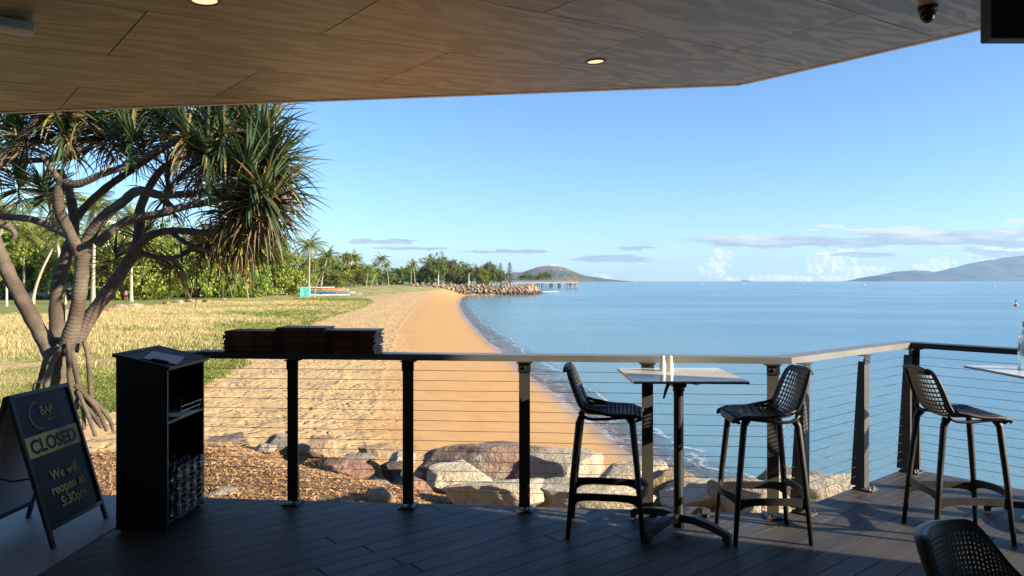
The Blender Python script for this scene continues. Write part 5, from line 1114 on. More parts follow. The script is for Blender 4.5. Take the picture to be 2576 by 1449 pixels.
al_ = [(-60, 118, 560, 210), (30, 130, 575, 150), (90, 150, 600, 120), (200, 128, 588, 190), (262, 118, 600, 150), (330, 135, 585, 150), (372, 122, 618, 130), (430, 140, 592, 150), (470, 128, 612, 140), (520, 140, 588, 150), (556, 150, 600, 120), (600, 140, 620, 120), (648, 150, 612, 130), (690, 165, 628, 110), (735, 160, 640, 90), (300, 160, 560, 180), (420, 175, 562, 170), (560, 180, 575, 160), (640, 190, 590, 130), (130, 175, 555, 170)]
al_ = sorted(al_); OR = ['leftmost', 'second', 'third', 'fourth', 'fifth', 'sixth', 'seventh', 'eighth', 'ninth', 'tenth', 'eleventh', 'twelfth', 'thirteenth', 'fourteenth', 'fifteenth', 'sixteenth', 'seventeenth', 'eighteenth', 'nineteenth', 'twentieth', 'twenty-first', 'twenty-second']
for i, (u, y, vt, wp) in enumerate(al_): tree('almond', u, y, vt, wp * 1.12, OR[i] + (' from the left' if i else '') + ' of the bright green trees behind the grass flat', GA)
mid_t = [(848, 225, 640, 100), (815, 215, 650, 90), (762, 190, 640, 80), (880, 235, 668, 90), (838, 200, 678, 100), (915, 250, 676, 70), (958, 262, 680, 70), (990, 285, 676, 60), (1012, 300, 680, 50), (1062, 300, 672, 60), (900, 290, 668, 80), (1030, 320, 672, 70), (1250, 330, 678, 40), (930, 310, 672, 70)]
for i, (u, y, vt, wp) in enumerate(sorted(mid_t)): tree('fig' if i % 3 else 'almond', u, y, vt, wp, OR[i] + (' from the left' if i else '') + ' of the rounded trees behind the kayaks and sand', 'rounded trees in the middle of the park')
for i, (kd, u, y, vt, wp) in enumerate([('fig', 1092, 285, 642, 74), ('fig', 1112, 300, 652, 50), ('olive', 1140, 290, 655, 46), ('fig', 1170, 300, 660, 46), ('fig', 1150, 305, 672, 60), ('fig', 1200, 300, 668, 54), ('fig', 1228, 305, 661, 40), ('almond', 1216, 292, 680, 44), ('olive', 1262, 290, 682, 34), ('olive', 1186, 290, 676, 40), ('fig', 1122, 295, 680, 60), ('fig', 1242, 300, 672, 40)]):
    tree(kd, u, y, vt, wp, ['tall dark tree with a layered crown above the start of the breakwater', 'dark tree just right of the tallest one', 'thin olive coloured tree with an open crown', 'dark rounded tree left of centre above the breakwater', 'low dark tree behind the olive coloured one', 'dark tree in the middle above the breakwater', 'dark tree left of the two conical pines', 'bright green small tree above the breakwater rocks', 'small olive tree right beside the conical pines', 'olive bush like tree above the middle of the breakwater', 'low dark tree under the tallest tree', 'low dark tree close to the left conical pine'][i], 'dark trees above the breakwater')
for (k_, u, y, vc, rz, lb) in [(0, 777, 150, 617, 1., 'tallest coconut palm, rising right of the pandanus leaves'), (1, 806, 160, 642, .5, 'coconut palm between the tallest one and the round trees'), (3, 790, 140, 680, -.3, 'short leaning coconut palm behind the teal box'), (0, 893, 240, 648, 2., 'coconut palm standing clear above the middle trees, left one'), (1, 922, 225, 675, 1.2, 'low coconut palm in front of the middle trees, left one'), (3, 934, 225, 681, .2, 'leaning coconut palm in front of the middle trees'), (0, 962, 262, 652, 3., 'thin coconut palm standing clear above the middle trees, right one'), (2, 978, 250, 668, .6, 'coconut palm right of the thin one'), (0, 1034, 262, 672, .7, 'coconut palm just left of the breakwater, front one'), (1, 1044, 268, 664, 2.2, 'coconut palm just left of the breakwater, rear one'), (2, 948, 270, 668, 1.1, 'short palm half hidden between the thin one and the leaning one'),
                           (3, 82, 98, 575, .35, 'white trunked leaning palm at the far left'), (0, 234, 96, 520, 1., 'palm whose pale trunk shows right of the pandanus trunks'), (1, 330, 112, 560, 2., 'palm behind the pandanus fork'), (2, 160, 100, 500, 0., 'palm with its head behind the left pandanus limbs'), (1, -30, 90, 545, 0., 'palm cut by the left edge of the photo'), (0, 560, 165, 585, 0., 'palm behind the hanging dead leaves'), (2, 700, 170, 622, 1., 'palm hidden by the right end of the pandanus'), (0, 60, 120, 590, 2., 'dark headed palm left of the parked white truck')]:
    palm(k_, u, y, vc, lb, rz=rz, hs=1.15)
for i, (u, vc) in enumerate([(1309, 697), (1318, 695), (1326, 694), (1335, 698), (1364, 695), (1373, 693), (1381, 694), (1349, 699)]): palm(i % 3, u, 520, vc, OR[i] + (' from the left' if i else '') + ' of the far palms behind the jetty', 'far palms behind the jetty', i, 1.35)
def norfolk(seed):
    r_ = random.Random(seed); mt = MB(); mt.tube([(0, 0, -.05), (0, 0, .5), (0, 0, 1)], [.022, .014, .003], 6); mf = MB()
    for t in range(15):
        z_ = .12 + .86 * t / 15; rad = .26 * (1 - (z_ - .1) / .95) ** .8
        for k_ in range(9):
            an = k_ * .698 + t * .4 + r_.uniform(-.15, .15); 
            for j in range(16):
                f_ = (j + 1) / 16; q = Vector((math.cos(an) * rad * f_, math.sin(an) * rad * f_, z_ + .03 * f_ * f_)); s_ = .020 * (1.2 - .4 * f_); a = Vector((r_.gauss(0, 1), r_.gauss(0, 1), r_.gauss(0, .5))).normalized() * s_; b = Vector((r_.gauss(0, 1), r_.gauss(0, 1), r_.gauss(0, .5))).normalized() * s_ * .7; b_ = len(mf.v)
                mf.v += [tuple(q - a), tuple(q + b), tuple(q + a), tuple(q - b)]; mf.face(b_, b_ + 1, b_ + 2, b_ + 3)
    return mf.mesh('crown', lfN), mt.mesh('trunk', darkwood)
for i, (u, vt) in enumerate([(1259, 660), (1282, 658)]):
    cm, tm_ = norfolk(i); y = 320; x = (u - CU) / F * y; z = hz(x, y); h_ = (HV - vt) / F * y + CH - z; place('pine_tree', [('crown', cm), ('trunk', tm_)], (x, y, z), (h_ * .95, h_ * .95, h_), 0, ['thinner conical pine behind the breakwater', 'fuller conical pine at the right end of the trees'][i], 'pine', 'conical pines behind the breakwater')

# ================================================================== GRASS, LOW PLANTS, DEBRIS (uncountable)
def blades(name, n, fn, hgt, wid, mat, label, lean=.35, seed=1, tuft=5, spread=.10, grow=True):
    r_ = np.random.RandomState(seed); pts = fn(r_, n); m_ = len(pts); z0 = height(pts[:, 0], pts[:, 1]); V_ = []; Fc = []
    dist = np.hypot(pts[:, 0], pts[:, 1]); k = 0; vs = np.zeros((m_ * tuft * 4, 3), np.float32)
    for j in range(tuft):
        an = r_.uniform(0, 6.283, m_); off = r_.normal(0, spread, (m_, 2)); h_ = hgt * r_.uniform(.5, 1.15, m_); ln = r_.uniform(0, lean, m_) * h_; w_ = wid * (dist / 25 if grow else 1) * r_.uniform(.7, 1.3, m_); w_ = np.maximum(w_, wid * .6)
        bx = pts[:, 0] + off[:, 0]; by = pts[:, 1] + off[:, 1]; ca, sa = np.cos(an), np.sin(an); la_ = r_.uniform(0, 6.283, m_)
        i = np.arange(m_) * tuft * 4 + j * 4
        vs[i] = np.stack([bx - ca * w_, by - sa * w_, z0 - .02], -1); vs[i + 1] = np.stack([bx + ca * w_, by + sa * w_, z0 - .02], -1)
        mx_, my_ = bx + np.cos(la_) * ln * .4, by + np.sin(la_) * ln * .4
        vs[i + 2] = np.stack([mx_ + ca * w_ * .6, my_ + sa * w_ * .6, z0 + h_ * .6], -1); vs[i + 3] = np.stack([bx + np.cos(la_) * ln, by + np.sin(la_) * ln, z0 + h_], -1)
    f = np.arange(m_ * tuft * 4).reshape(-1, 4); return tag(grid_obj(name, vs[:, 0], vs[:, 1], vs[:, 2], f, mat, smooth=False, flip=False), kind='stuff', label=label)
def samp_field(lo, hi, zone='grass', amin=-46, amax=2, pw=1.0, thr=.55, noise_=None):
    def fn(r_, n):
        a = np.radians(r_.uniform(amin, amax, n)); r = np.exp(r_.uniform(math.log(lo), math.log(hi), n)); x = r * np.sin(a); y = r * np.cos(a); g_, mu_, la_ = zones(x, y); g_ = g_ * (1 - la_) * (1 - mu_) if zone == 'grass' else mu_
        ok = g_ > thr
        if lo > 30: ok &= r_.rand(n) < sst((r - lo) / 34.) * .9 + .04
        if noise_: ok &= (vnoise(x, y, noise_[0], noise_[1]) + r_.normal(0, .22, n)) > noise_[2]
        return np.stack([x, y], -1)[ok]
    return fn
strawm = leafmat('dry_grass', (.60, .48, .235), (.52, .42, .20), .35, .3, 0, .8); greenm = leafmat('green_creeper', (.13, .17, .030), (.25, .27, .065), .3, .5, 0, .5); oliveg = leafmat('olive_grass', (.30, .29, .09), (.46, .38, .16), .3, .4, 0, .7)
blades('grass', 52000, samp_field(31, 125, noise_=(.11, 2.0, -.1)), .26, .005, strawm, 'tall dry straw coloured grass on the flat', .6, 3, 7, .22)
blades('grass', 60000, samp_field(13, 110), .07, .0055, oliveg, 'short olive green grass between the dry tufts', .9, 5, 5, .16)
def near_edge(r_, n):
    y = np.exp(r_.uniform(math.log(11), math.log(140), n)); xe = np.interp(y, GY, GX); x = xe - np.abs(r_.normal(0, 1.6, n)) * (y / 40 + .4); g_, mu_, la_ = zones(x, y); return np.stack([x, y], -1)[(g_ > .35) & (mu_ < .5)]
blades('ground_cover', 26000, near_edge, .13, .022, greenm, 'bright green beach creeper along the edge of the grass', 1.2, 7, 6, .14)
def patches(r_, n):
    a = np.radians(r_.uniform(-46, -10, n)); r = np.exp(r_.uniform(math.log(14), math.log(100), n)); x = r * np.sin(a); y = r * np.cos(a); g_, mu_, la_ = zones(x, y); return np.stack([x, y], -1)[(g_ > .4) & (mu_ < .4) & (la_ < .3) & (vnoise(x, y, .3, 8.) + r_.normal(0, .25, n) > .25)]
blades('ground_cover', 34000, patches, .09, .014, greenm, 'patches of green creeper in the dry grass', 1.1, 9, 6, .2)
# wood chips on the mulch bank
def mul(r_, n):
    x = r_.uniform(-8.5, 2.5, n); y = r_.uniform(6.2, 16.5, n); g_, mu_, la_ = zones(x, y); return np.stack([x, y], -1)[(mu_ > .45) & (x < -.6 + r_.normal(0, .3, n))]
r_ = np.random.RandomState(31); pts = mul(r_, 110000); m_ = len(pts); z0 = height(pts[:, 0], pts[:, 1]); an = r_.uniform(0, 6.283, m_); L_ = r_.uniform(.008, .032, m_); w_ = r_.uniform(.003, .009, m_); tl = r_.normal(0, .28, m_); tw = r_.normal(0, .5, m_)
dx_, dy_, dz_ = np.cos(an) * np.cos(tl), np.sin(an) * np.cos(tl), np.sin(tl); ex, ey, ez = -np.sin(an) * np.cos(tw), np.cos(an) * np.cos(tw), np.sin(tw); zc = z0 + r_.uniform(.002, .022, m_); vs = np.zeros((m_ * 4, 3)); 
for i, (sa, sb) in enumerate(((-1, -1), (1, -1), (1, 1), (-1, 1))): vs[i::4] = np.stack([pts[:, 0] + dx_ * L_ * sa + ex * w_ * sb, pts[:, 1] + dy_ * L_ * sa + ey * w_ * sb, zc + dz_ * L_ * sa + ez * w_ * sb], -1)
chip = leafmat('wood_chip', (.52, .33, .17), (.32, .185, .09), .05, 9., 0, .85); tag(grid_obj('mulch', vs[:, 0], vs[:, 1], vs[:, 2], np.arange(m_ * 4).reshape(-1, 4), chip, smooth=False, flip=False), kind='stuff', label='brown wood chip mulch on the bank below the deck')
# dry weeds by the rocks
for i, (u, v, y, hh_, lb) in enumerate([(812, 1140, 14.6, .55, 'tall thin dry weed in front of the brown rock'), (695, 1140, 14.9, .30, 'dry weed against the pointed grey rock'), (1120, 1255, 8.8, .20, 'dry weed between the second post and the wide flat rock'), (950, 1205, 11.2, .25, 'dry weed beside the dark gap in the boulders')]):
    q = Dp(u, v, y); q.z = hz(q.x, q.y); mb = MB(); r2 = random.Random(i)
    for k_ in range(26):
        a_ = r2.random() * 6.28; l_ = hh_ * r2.uniform(.4, 1.1); p_ = [Vector((r2.gauss(0, .05), r2.gauss(0, .05), -.02))]; d = Vector((math.cos(a_) * .45, math.sin(a_) * .3, 1)).normalized()
        for s_ in range(4): p_.append(p_[-1] + d * l_ / 4); d = (d + Vector((r2.gauss(0, .22), r2.gauss(0, .22), -.08))).normalized()
        mb.tube(p_, [.0035, .003, .0025, .002, .001], 3, False)
    o = mb.build('dry_weed', strawm, label=lb, cat='plant', group='dry weeds among the boulders'); o.location = q
# ================================================================== PARK FURNITURE, VEHICLES, JETTY
asph = pmat('asphalt', (.055, .055, .056), .9, 0, .2, .6); mb = MB(); P4 = [(-150, 118), (-66, 132), (-58, 160), (-52, 215), (-46, 300), (-60, 300), (-70, 220), (-80, 165), (-90, 146), (-150, 132)]
XX = [p_[0] for p_ in P4]; n = len(P4); zz = [hz(*p_) + .03 for p_ in P4]; mb.add([(P4[i][0], P4[i][1], zz[i] + .05) for i in range(n)], [tuple(range(n))]); mb.build('road', asph, kind='structure', label='dark car park strip behind the trees')
carglass = M['window_glass']; tyre = pmat('tyre', (.02, .02, .02), .8); chrome = M['steel']; headl = pmat('headlight', (.7, .7, .72), .1)
def car(u, y, yaw, colr, label, ute=False):
    x = (u - CU) / F * y; z = hz(x, y) + .03; root = empty('parked_car', (x, y, z), yaw, label, 'car', 'cars parked behind the trees'); pm2 = pmat('car_paint', colr, .25, 0, .04, 2, coat=.6)
    # side profile (x forward) extruded across
    if ute: prof = [(-2.5, .45), (-2.5, .98), (-.9, 1.0), (-.75, 1.05), (1.0, 1.12), (2.35, 1.0), (2.45, .75), (2.45, .45)]; cab = [(-.85, 1.02), (-.65, 1.72), (.45, 1.76), (1.15, 1.1)]
    else: prof = [(-2.15, .42), (-2.2, .95), (-1.9, 1.0), (1.0, .98), (2.0, .86), (2.15, .65), (2.15, .42)]; cab = [(-2.0, 1.0), (-1.65, 1.52), (.1, 1.56), (1.05, .99)]
    def extr(pr, hw, tw_=1.0):
        n = len(pr); zmn = min(p_[1] for p_ in pr); zmx = max(p_[1] for p_ in pr); m1 = MB(); f_ = [1 - (1 - tw_) * (p_[1] - zmn) / (zmx - zmn) for p_ in pr]
        m1.add([(pr[i][0], -hw * f_[i], pr[i][1]) for i in range(n)] + [(pr[i][0], hw * f_[i], pr[i][1]) for i in range(n)], [tuple(range(n)), tuple(range(2 * n - 1, n - 1, -1))] + [(i, n + i, n + (i + 1) % n, (i + 1) % n) for i in range(n)]); return m1
    m1 = extr(prof, .92, .96); m1.build('body', pm2, root); m1 = extr(cab, .84, .86); m1.build('cabin', pm2, root)
    c_ = (sum(p_[0] for p_ in cab) / 4, sum(p_[1] for p_ in cab) / 4); sc_ = [(c_[0] + (p_[0] - c_[0]) * .86, c_[1] + .03 + (p_[1] - c_[1]) * .72) for p_ in cab]; m1 = extr(sc_, .852, .89); m1.build('side_windows', carglass, root)
    f0, f1 = cab[3], cab[2]; m1 = MB(); m1.add([(f0[0] + .01 - .06, -.70, f0[1] + .05), (f0[0] - .05, .70, f0[1] + .05), (f1[0] + .07, .62, f1[1] - .07), (f1[0] + .07, -.62, f1[1] - .07)], [(0, 1, 2, 3)]); m1.v = [(a + .035, b, c + .02) for a, b, c in m1.v]; m1.build('windscreen', carglass, root)
    fx = prof[-1][0]; m1 = MB(); m1.box((fx, 0, .72), (.05, .9, .24), bev=.02); m1.build('grille', M['black_metal'], root); m1 = MB(); m1.box((fx + .02, 0, .50), (.16, 1.86, .16), bev=.05); m1.build('bumper', pm2, root)
    for s_ in (-1, 1): m1 = MB(); m1.box((fx - .03, s_ * .68, .80), (.12, .34, .16), bev=.04); m1.build('headlight', headl, root)
    for sx in (-1.4, 1.45):
        for s_ in (-1, 1):
            m1 = MB(); m1.lathe([(.20, -.11), (.33, -.11), (.36, -.08), (.36, .08), (.33, .11), (.20, .11)], n=18); m1.v = [(a + sx, c + s_ * .84, b + .36) for a, b, c in m1.v]; w2 = m1.build('wheel', tyre, root); m1 = MB(); m1.lathe([(.20, -.112), (.05, -.10), (.001, -.10)], n=14, close=False); m1.lathe([(.20, .112), (.05, .10), (.001, .10)], n=14, close=False); m1.v = [(a + sx, c + s_ * .84, b + .36) for a, b, c in m1.v]; m1.build('rim', chrome, w2)
car(99, 126, R(-100), (.70, .70, .70), 'white utility truck facing the lawn at the far left', True); car(44, 130, R(-80), (.10, .11, .12), 'dark car left of the white utility truck'); car(14, 128, R(-85), (.12, .13, .14), 'dark grey van at the left edge of the photo'); car(152, 131, R(-95), (.05, .06, .08), 'dark blue car between the pandanus trunks'); car(218, 128, R(-60), (.06, .05, .06), 'dark car behind the middle pandanus trunk')
car(280, 132, R(-70), (.09, .10, .13), 'dark car showing right of the third pandanus trunk'); car(638, 205, R(-50), (.70, .70, .69), 'white car under the trees left of the teal box, second one'); car(620, 215, R(-60), (.66, .66, .66), 'white car under the trees left of the teal box, first one'); car(664, 210, R(-70), (.30, .32, .34), 'silver car under the trees left of the teal box'); car(690, 215, R(-70), (.66, .66, .64), 'white car nearest the teal box')
# buildings behind the trees
bw = pmat('render_wall', (.60, .58, .55), .8, 0, .06, .3); bteal = pmat('teal_wall', (.12, .36, .34), .6, 0, .1, 1); bblue = pmat('blue_wall', (.10, .20, .30), .6, 0, .1, 1); broof = pmat('metal_roof', (.45, .47, .48), .45, 0, .1, 1)
def block(u0, u1, y, v0, floors, label, wall, deep=12, nwin=6):
    x0, x1 = (u0 - CU) / F * y, (u1 - CU) / F * y; z0 = hz((x0 + x1) / 2, y) - .3; z1 = CH + (HV - v0) / F * y; root = empty('building', (x0, y, z0), 0, label, 'building', 'buildings behind the park'); w_, h_ = x1 - x0, z1 - z0
    m1 = MB(); m1.box((w_ / 2, deep / 2, h_ / 2), (w_, deep, h_)); m1.build('wall', wall, root); m1 = MB(); m1.box((w_ / 2, deep / 2, h_ + .15), (w_ + .6, deep + .6, .3)); m1.build('roof', broof, root); fh = h_ / floors
    for f_ in range(floors):
        m1 = MB(); m1.box((w_ / 2, -.6, (f_ + .06) * fh), (w_ + .2, 1.2, .16)); m1.box((w_ / 2, -1.18, (f_ + .06) * fh + .55), (w_ + .2, .05, .9)); m1.build('balcony', M['white_paint'], root)
        for k_ in range(nwin): m1 = MB(); m1.box(((k_ + .5) * w_ / nwin, -.02, (f_ + .48) * fh), (w_ / nwin * .6, .08, fh * .55)); m1.build('window', carglass, root)
block(20, 70, 190, 560, 6, 'tall white apartment block behind the left pandanus limb', bw, nwin=4); block(222, 262, 210, 552, 6, 'white apartment block seen through the pandanus fork', bw, nwin=3); block(568, 600, 240, 520, 7, 'white apartment tower behind the hanging leaves', bw, nwin=3); block(60, 150, 160, 700, 2, 'low pale blue and white shopfront behind the parked cars', pmat('pale_blue', (.42, .50, .56), .6), nwin=7)
def kiosk(u0, u1, y, vt, label, wall, gable=True):
    x0, x1 = (u0 - CU) / F * y, (u1 - CU) / F * y; z0 = hz((x0 + x1) / 2, y); h_ = CH + (HV - vt) / F * y - z0; w_ = x1 - x0; root = empty('shelter', (x0, y, z0), 0, label, 'shelter', 'low shelters under the trees'); m1 = MB(); m1.box((w_ / 2, 2, h_ * .36), (w_ * .9, 3.4, h_ * .72)); m1.build('wall', wall, root)
    m1 = MB(); e = .5; hh_ = h_ * .72; m1.add([(-e, -.6, hh_), (w_ + e, -.6, hh_), (w_ + e, 4.4, hh_), (-e, 4.4, hh_), (-e + .6, 1.9, h_), (w_ + e - .6, 1.9, h_)], [(3, 2, 1, 0), (0, 1, 5, 4), (2, 3, 4, 5), (1, 2, 5), (3, 0, 4)]); m1.build('roof', broof, root)
    for k_ in range(4): m1 = MB(); m1.box((w_ * k_ / 3, -.4, hh_ / 2), (.14, .14, hh_)); m1.build('post', M['white_paint'], root)
    for k_ in range(3): m1 = MB(); m1.box((w_ * (k_ + .5) / 3, .27, hh_ * .5), (w_ / 5, .08, hh_ * .5)); m1.build('opening', carglass, root)
kiosk(928, 962, 300, 706, 'teal walled shelter left of the breakwater trees', bteal); kiosk(972, 1000, 305, 705, 'white walled shelter under the middle palms', bw); kiosk(1036, 1062, 306, 704, 'green trimmed shelter under the tallest dark tree', pmat('green_wall', (.16, .34, .20), .6)); kiosk(1140, 1180, 312, 701, 'dark blue shelter with a pale roof above the breakwater', bblue); kiosk(1080, 1098, 306, 706, 'small grey shelter above the left breakwater', bw); kiosk(1210, 1232, 308, 707, 'small orange walled shelter above the breakwater', pmat('orange_wall', (.48, .16, .06), .6)); kiosk(1262, 1278, 318, 708, 'small yellow shelter beside the pines', pmat('yellow_wall', (.55, .40, .12), .6))
# light poles
for i, (u, y, vt, lb) in enumerate([(1103, 262, 688, 'white light pole standing above the left part of the breakwater'), (1179.6, 266, 687, 'white light pole standing above the middle of the breakwater'), (848, 230, 694, 'pale light pole in front of the rounded trees'), (780, 205, 694, 'pale light pole right of the teal box'), (17, 92, 640, 'white pole near the left edge behind the pandanus'), (560, 150, 690, 'thin white pole among the bright green trees')]):
    x = (u - CU) / F * y; z = hz(x, y); h_ = CH + (HV - vt) / F * y - z; root = empty('lamp_post', (x, y, z), 0, lb, 'lamp post', 'white lamp posts in the park'); m1 = MB(); m1.tube([(0, 0, -.1), (0, 0, h_)], [.13, .09], 10); m1.build('pole', M['white_paint'], root); m1 = MB(); m1.tube([(0, 0, h_ - .1), (.25, 0, h_ + .1), (.6, 0, h_ + .12)], .05, 6); m1.build('arm', M['white_paint'], root); m1 = MB(); m1.box((.75, 0, h_ + .12), (.55, .3, .14), bev=.05); m1.build('lamp_head', M['grey_metal'], root)
# teal storage box
x, y = (768 - CU) / F * 148, 148; z = hz(x, y); root = empty('storage_box', (x, y, z), R(8), 'turquoise storage box on the grass edge beside the stacked kayaks', 'storage box'); m1 = MB(); m1.box((0, 0, .95), (1.9, 1.3, 1.9), bev=.03); m1.build('body', pmat('turquoise', (.13, .50, .46), .5, 0, .1, 2), root); m1 = MB(); m1.box((0, 0, 1.94), (2.0, 1.4, .08), bev=.02); m1.build('lid', pmat('turquoise_light', (.30, .62, .58), .5), root); m1 = MB(); m1.box((.25, -.66, .9), (.8, .02, 1.6)); m1.build('door', pmat('turquoise_dark', (.09, .38, .36), .5), root)
# kayaks and outrigger hulls
def hull(L_, w_, h_, mat):
    m1 = MB(); n = 14; k = 10; 
    for i in range(n + 1):
        s_ = i / n * 2 - 1; r_ = max(.04, (1 - abs(s_) ** 2.4)) ** .75; zc = .06 * L_ / 5 * s_ * s_
        for j in range(k): a_ = 2 * math.pi * j / k; m1.v.append((s_ * L_ / 2, math.cos(a_) * w_ / 2 * r_, zc + h_ / 2 + math.sin(a_) * h_ / 2 * (.35 + .65 * r_) * (.7 if math.sin(a_) > 0 else 1)))
    for i in range(n):
        for j in range(k): m1.face(i * k + j, (i + 1) * k + j, (i + 1) * k + (j + 1) % k, i * k + (j + 1) % k)
    m1.face(*range(k)); m1.face(*[n * k + j for j in range(k - 1, -1, -1)]); me = m1.mesh('hull', mat, True); m2 = MB(); m2.lathe([(.001, 0), (.22, .0), (.27, .03), (.25, .05)], (0, 0, h_ * .80), 14, False); m2.v = [(a * 1.6, b, c) for a, b, c in m2.v]; return me, m2.mesh('cockpit', M['black_plastic'], True)
KC_ = {'white': (.68, .67, .64), 'orange': (.62, .26, .12), 'blue': (.03, .17, .42), 'yellow': (.62, .46, .16), 'grey': (.34, .34, .34), 'red': (.45, .10, .06), 'pale blue': (.36, .48, .56)}
km = {k_: pmat('hull_' + k_.replace(' ', '_'), c_, .35, 0, .08, 1.2) for k_, c_ in KC_.items()}
for i, (u, y, dz_, L_, cl, yw, lb) in enumerate([(808, 150, .05, 8.5, 'white', 5, 'long white canoe lying lowest in front of the blue cover'), (842, 151, .05, 6.2, 'white', 2, 'white canoe lying on the sand right of the stack'), (790, 153, .55, 6.0, 'blue', 4, 'blue kayak at the left of the stack'), (812, 153, .5, 6.4, 'blue', -3, 'long blue covered kayak in the middle of the stack'), (800, 155, 1.0, 6.0, 'orange', 6, 'orange kayak above the blue one'), (822, 155, .95, 5.6, 'yellow', -4, 'yellow kayak on the stack'), (806, 157, 1.45, 6.0, 'white', 3, 'topmost white kayak on the left of the stack'), (834, 157, 1.3, 5.6, 'orange', 2, 'topmost orange and white kayak on the right'), (852, 156, .55, 5.8, 'grey', -2, 'grey kayak resting right of the stack'), (872, 157, .12, 6.4, 'grey', 3, 'grey canoe lying farthest right'), (846, 159, .9, 5.5, 'pale blue', 1, 'pale blue kayak behind the grey one'), (862, 161, .3, 5.5, 'white', -5, 'white kayak behind the farthest grey canoe'), (788, 158, 1.05, 5.4, 'red', 0, 'red kayak beside the turquoise box')]):
    hm_, cm_ = hull(L_, .62, .42, km[cl]); x = (u - CU) / F * y; root = empty('kayak', (x, y, hz(x, y) + dz_), R(yw), lb, 'kayak', 'kayaks and canoes stacked at the edge of the sand')
    for nm, me in (('hull', hm_), ('cockpit', cm_)): o = bpy.data.objects.new(nm, me); COL.objects.link(o); o.parent = root
x, y = (812 - CU) / F * 155, 155.5; z = hz(x, y); root = empty('kayak_rack', (x, y, z), 0, 'low timber rack carrying the stacked kayaks', 'rack'); 
for sx in (-2.4, 0, 2.4):
    m1 = MB()
    for sy in (-2.6, 2.6): m1.box((sx, sy, .75), (.1, .1, 1.5))
    for zz_ in (.48, .93, 1.36): m1.box((sx, 0, zz_), (.08, 5.2, .08))
    m1.build('frame', wood, root)
# people
def person(u, y, shirt, shorts, label, dark=False, stride=.12):
    x = (u - CU) / F * y; z = hz(x, y); root = empty('person', (x, y, z), random.random() * 6, label, 'person'); skin = pmat('skin', (.32, .19, .13) if not dark else (.12, .07, .05), .6)
    def skinned(nm, vs, es, rd, mat, par):
        me = bpy.data.meshes.new(nm); me.from_pydata(vs, es, []); o = bpy.data.objects.new(nm, me); COL.objects.link(o); o.modifiers.new('s', 'SKIN'); o.modifiers.new('d', 'SUBSURF').levels = 1; o.modifiers['d'].render_levels = 1
        for i, r_ in enumerate(rd): o.data.skin_vertices[0].data[i].radius = (r_, r_)
        dg = bpy.context.evaluated_depsgraph_get(); m2 = bpy.data.meshes.new_from_object(o.evaluated_get(dg)); bpy.data.objects.remove(o); m2.materials.clear(); m2.materials.append(mat); o = bpy.data.objects.new(nm, m2); COL.objects.link(o); o.parent = par; return o
    s_ = stride; vs = [(0, 0, .92), (0, 0, 1.15), (0, 0, 1.40), (0, 0, 1.50), (0, 0, 1.60), (0, 0, 1.72), (0, .10, .86), (s_, .11, .47), (s_ * .6, .11, .06), (s_ * .6 + .13, .11, .03), (0, -.10, .86), (-s_, -.11, .47), (-s_ * 1.6, -.11, .08), (-s_ * 1.6 + .13, -.11, .03), (0, .19, 1.38), (-.06, .25, 1.10), (.04, .26, .86), (0, -.19, 1.38), (.06, -.25, 1.10), (.16, -.25, .88)]
    es = [(0, 1), (1, 2), (2, 3), (3, 4), (4, 5), (0, 6), (6, 7), (7, 8), (8, 9), (0, 10), (10, 11), (11, 12), (12, 13), (2, 14), (14, 15), (15, 16), (2, 17), (17, 18), (18, 19)]
    rd = [.14, .13, .14, .055, .095, .08, .085, .06, .042, .035, .085, .06, .042, .035, .055, .042, .032, .055, .042, .032]; skinned('body', vs, es, rd, skin, root)
    skinned('shirt', [(0, 0, .95), (0, 0, 1.15), (0, 0, 1.39), (0, .19, 1.38), (-.03, .23, 1.2), (0, -.19, 1.38), (.03, -.23, 1.2)], [(0, 1), (1, 2), (2, 3), (3, 4), (2, 5), (5, 6)], [.155, .15, .16, .07, .06, .07, .06], pmat('shirt', shirt, .8), root)
    skinned('shorts', [(0, 0, .92), (0, .10, .84), (s_ * .8, .11, .55), (0, -.10, .84), (-s_ * .8, -.11, .55)], [(0, 1), (1, 2), (0, 3), (3, 4)], [.16, .10, .085, .10, .085], pmat('shorts', shorts, .8), root); m1 = MB(); m1.lathe([(.102, 0), (.105, .05), (.08, .10), (.001, .125)], (-.012, 0, 1.63), 14); m1.build('hair', pmat('hair', (.03, .02, .015), .6), root, True)
person(317, 118, (.40, .06, .10), (.02, .02, .025), 'person in a pink top and black tights walking on the lawn'); person(742, 160, (.55, .03, .05), (.03, .03, .04), 'person in a red shirt left of the turquoise box'); person(727, 172, (.6, .6, .6), (.05, .05, .08), 'person in a white shirt under the trees'); person(390, 128, (.05, .07, .12), (.03, .03, .03), 'person in dark blue clothes in the shade of the trees', True); person(776, 156, (.50, .05, .08), (.05, .05, .06), 'person in a red top bending beside the turquoise box')
# low white fence by the beach
x0, x1, y = (600 - CU) / F * 158, (722 - CU) / F * 158, 158; root = empty('low_fence', (x0, y, hz((x0 + x1) / 2, y)), 0, 'low white rail fence with pale green panels under the trees', 'fence'); m1 = MB(); L_ = x1 - x0
for zz_ in (.35, .7): m1.box((L_ / 2, 0, zz_), (L_, .06, .09))
m1.build('rail', M['white_paint'], root)
for k_ in range(8): m1 = MB(); m1.box((L_ * k_ / 7, 0, .4), (.1, .1, .85)); m1.build('post', M['white_paint'], root)
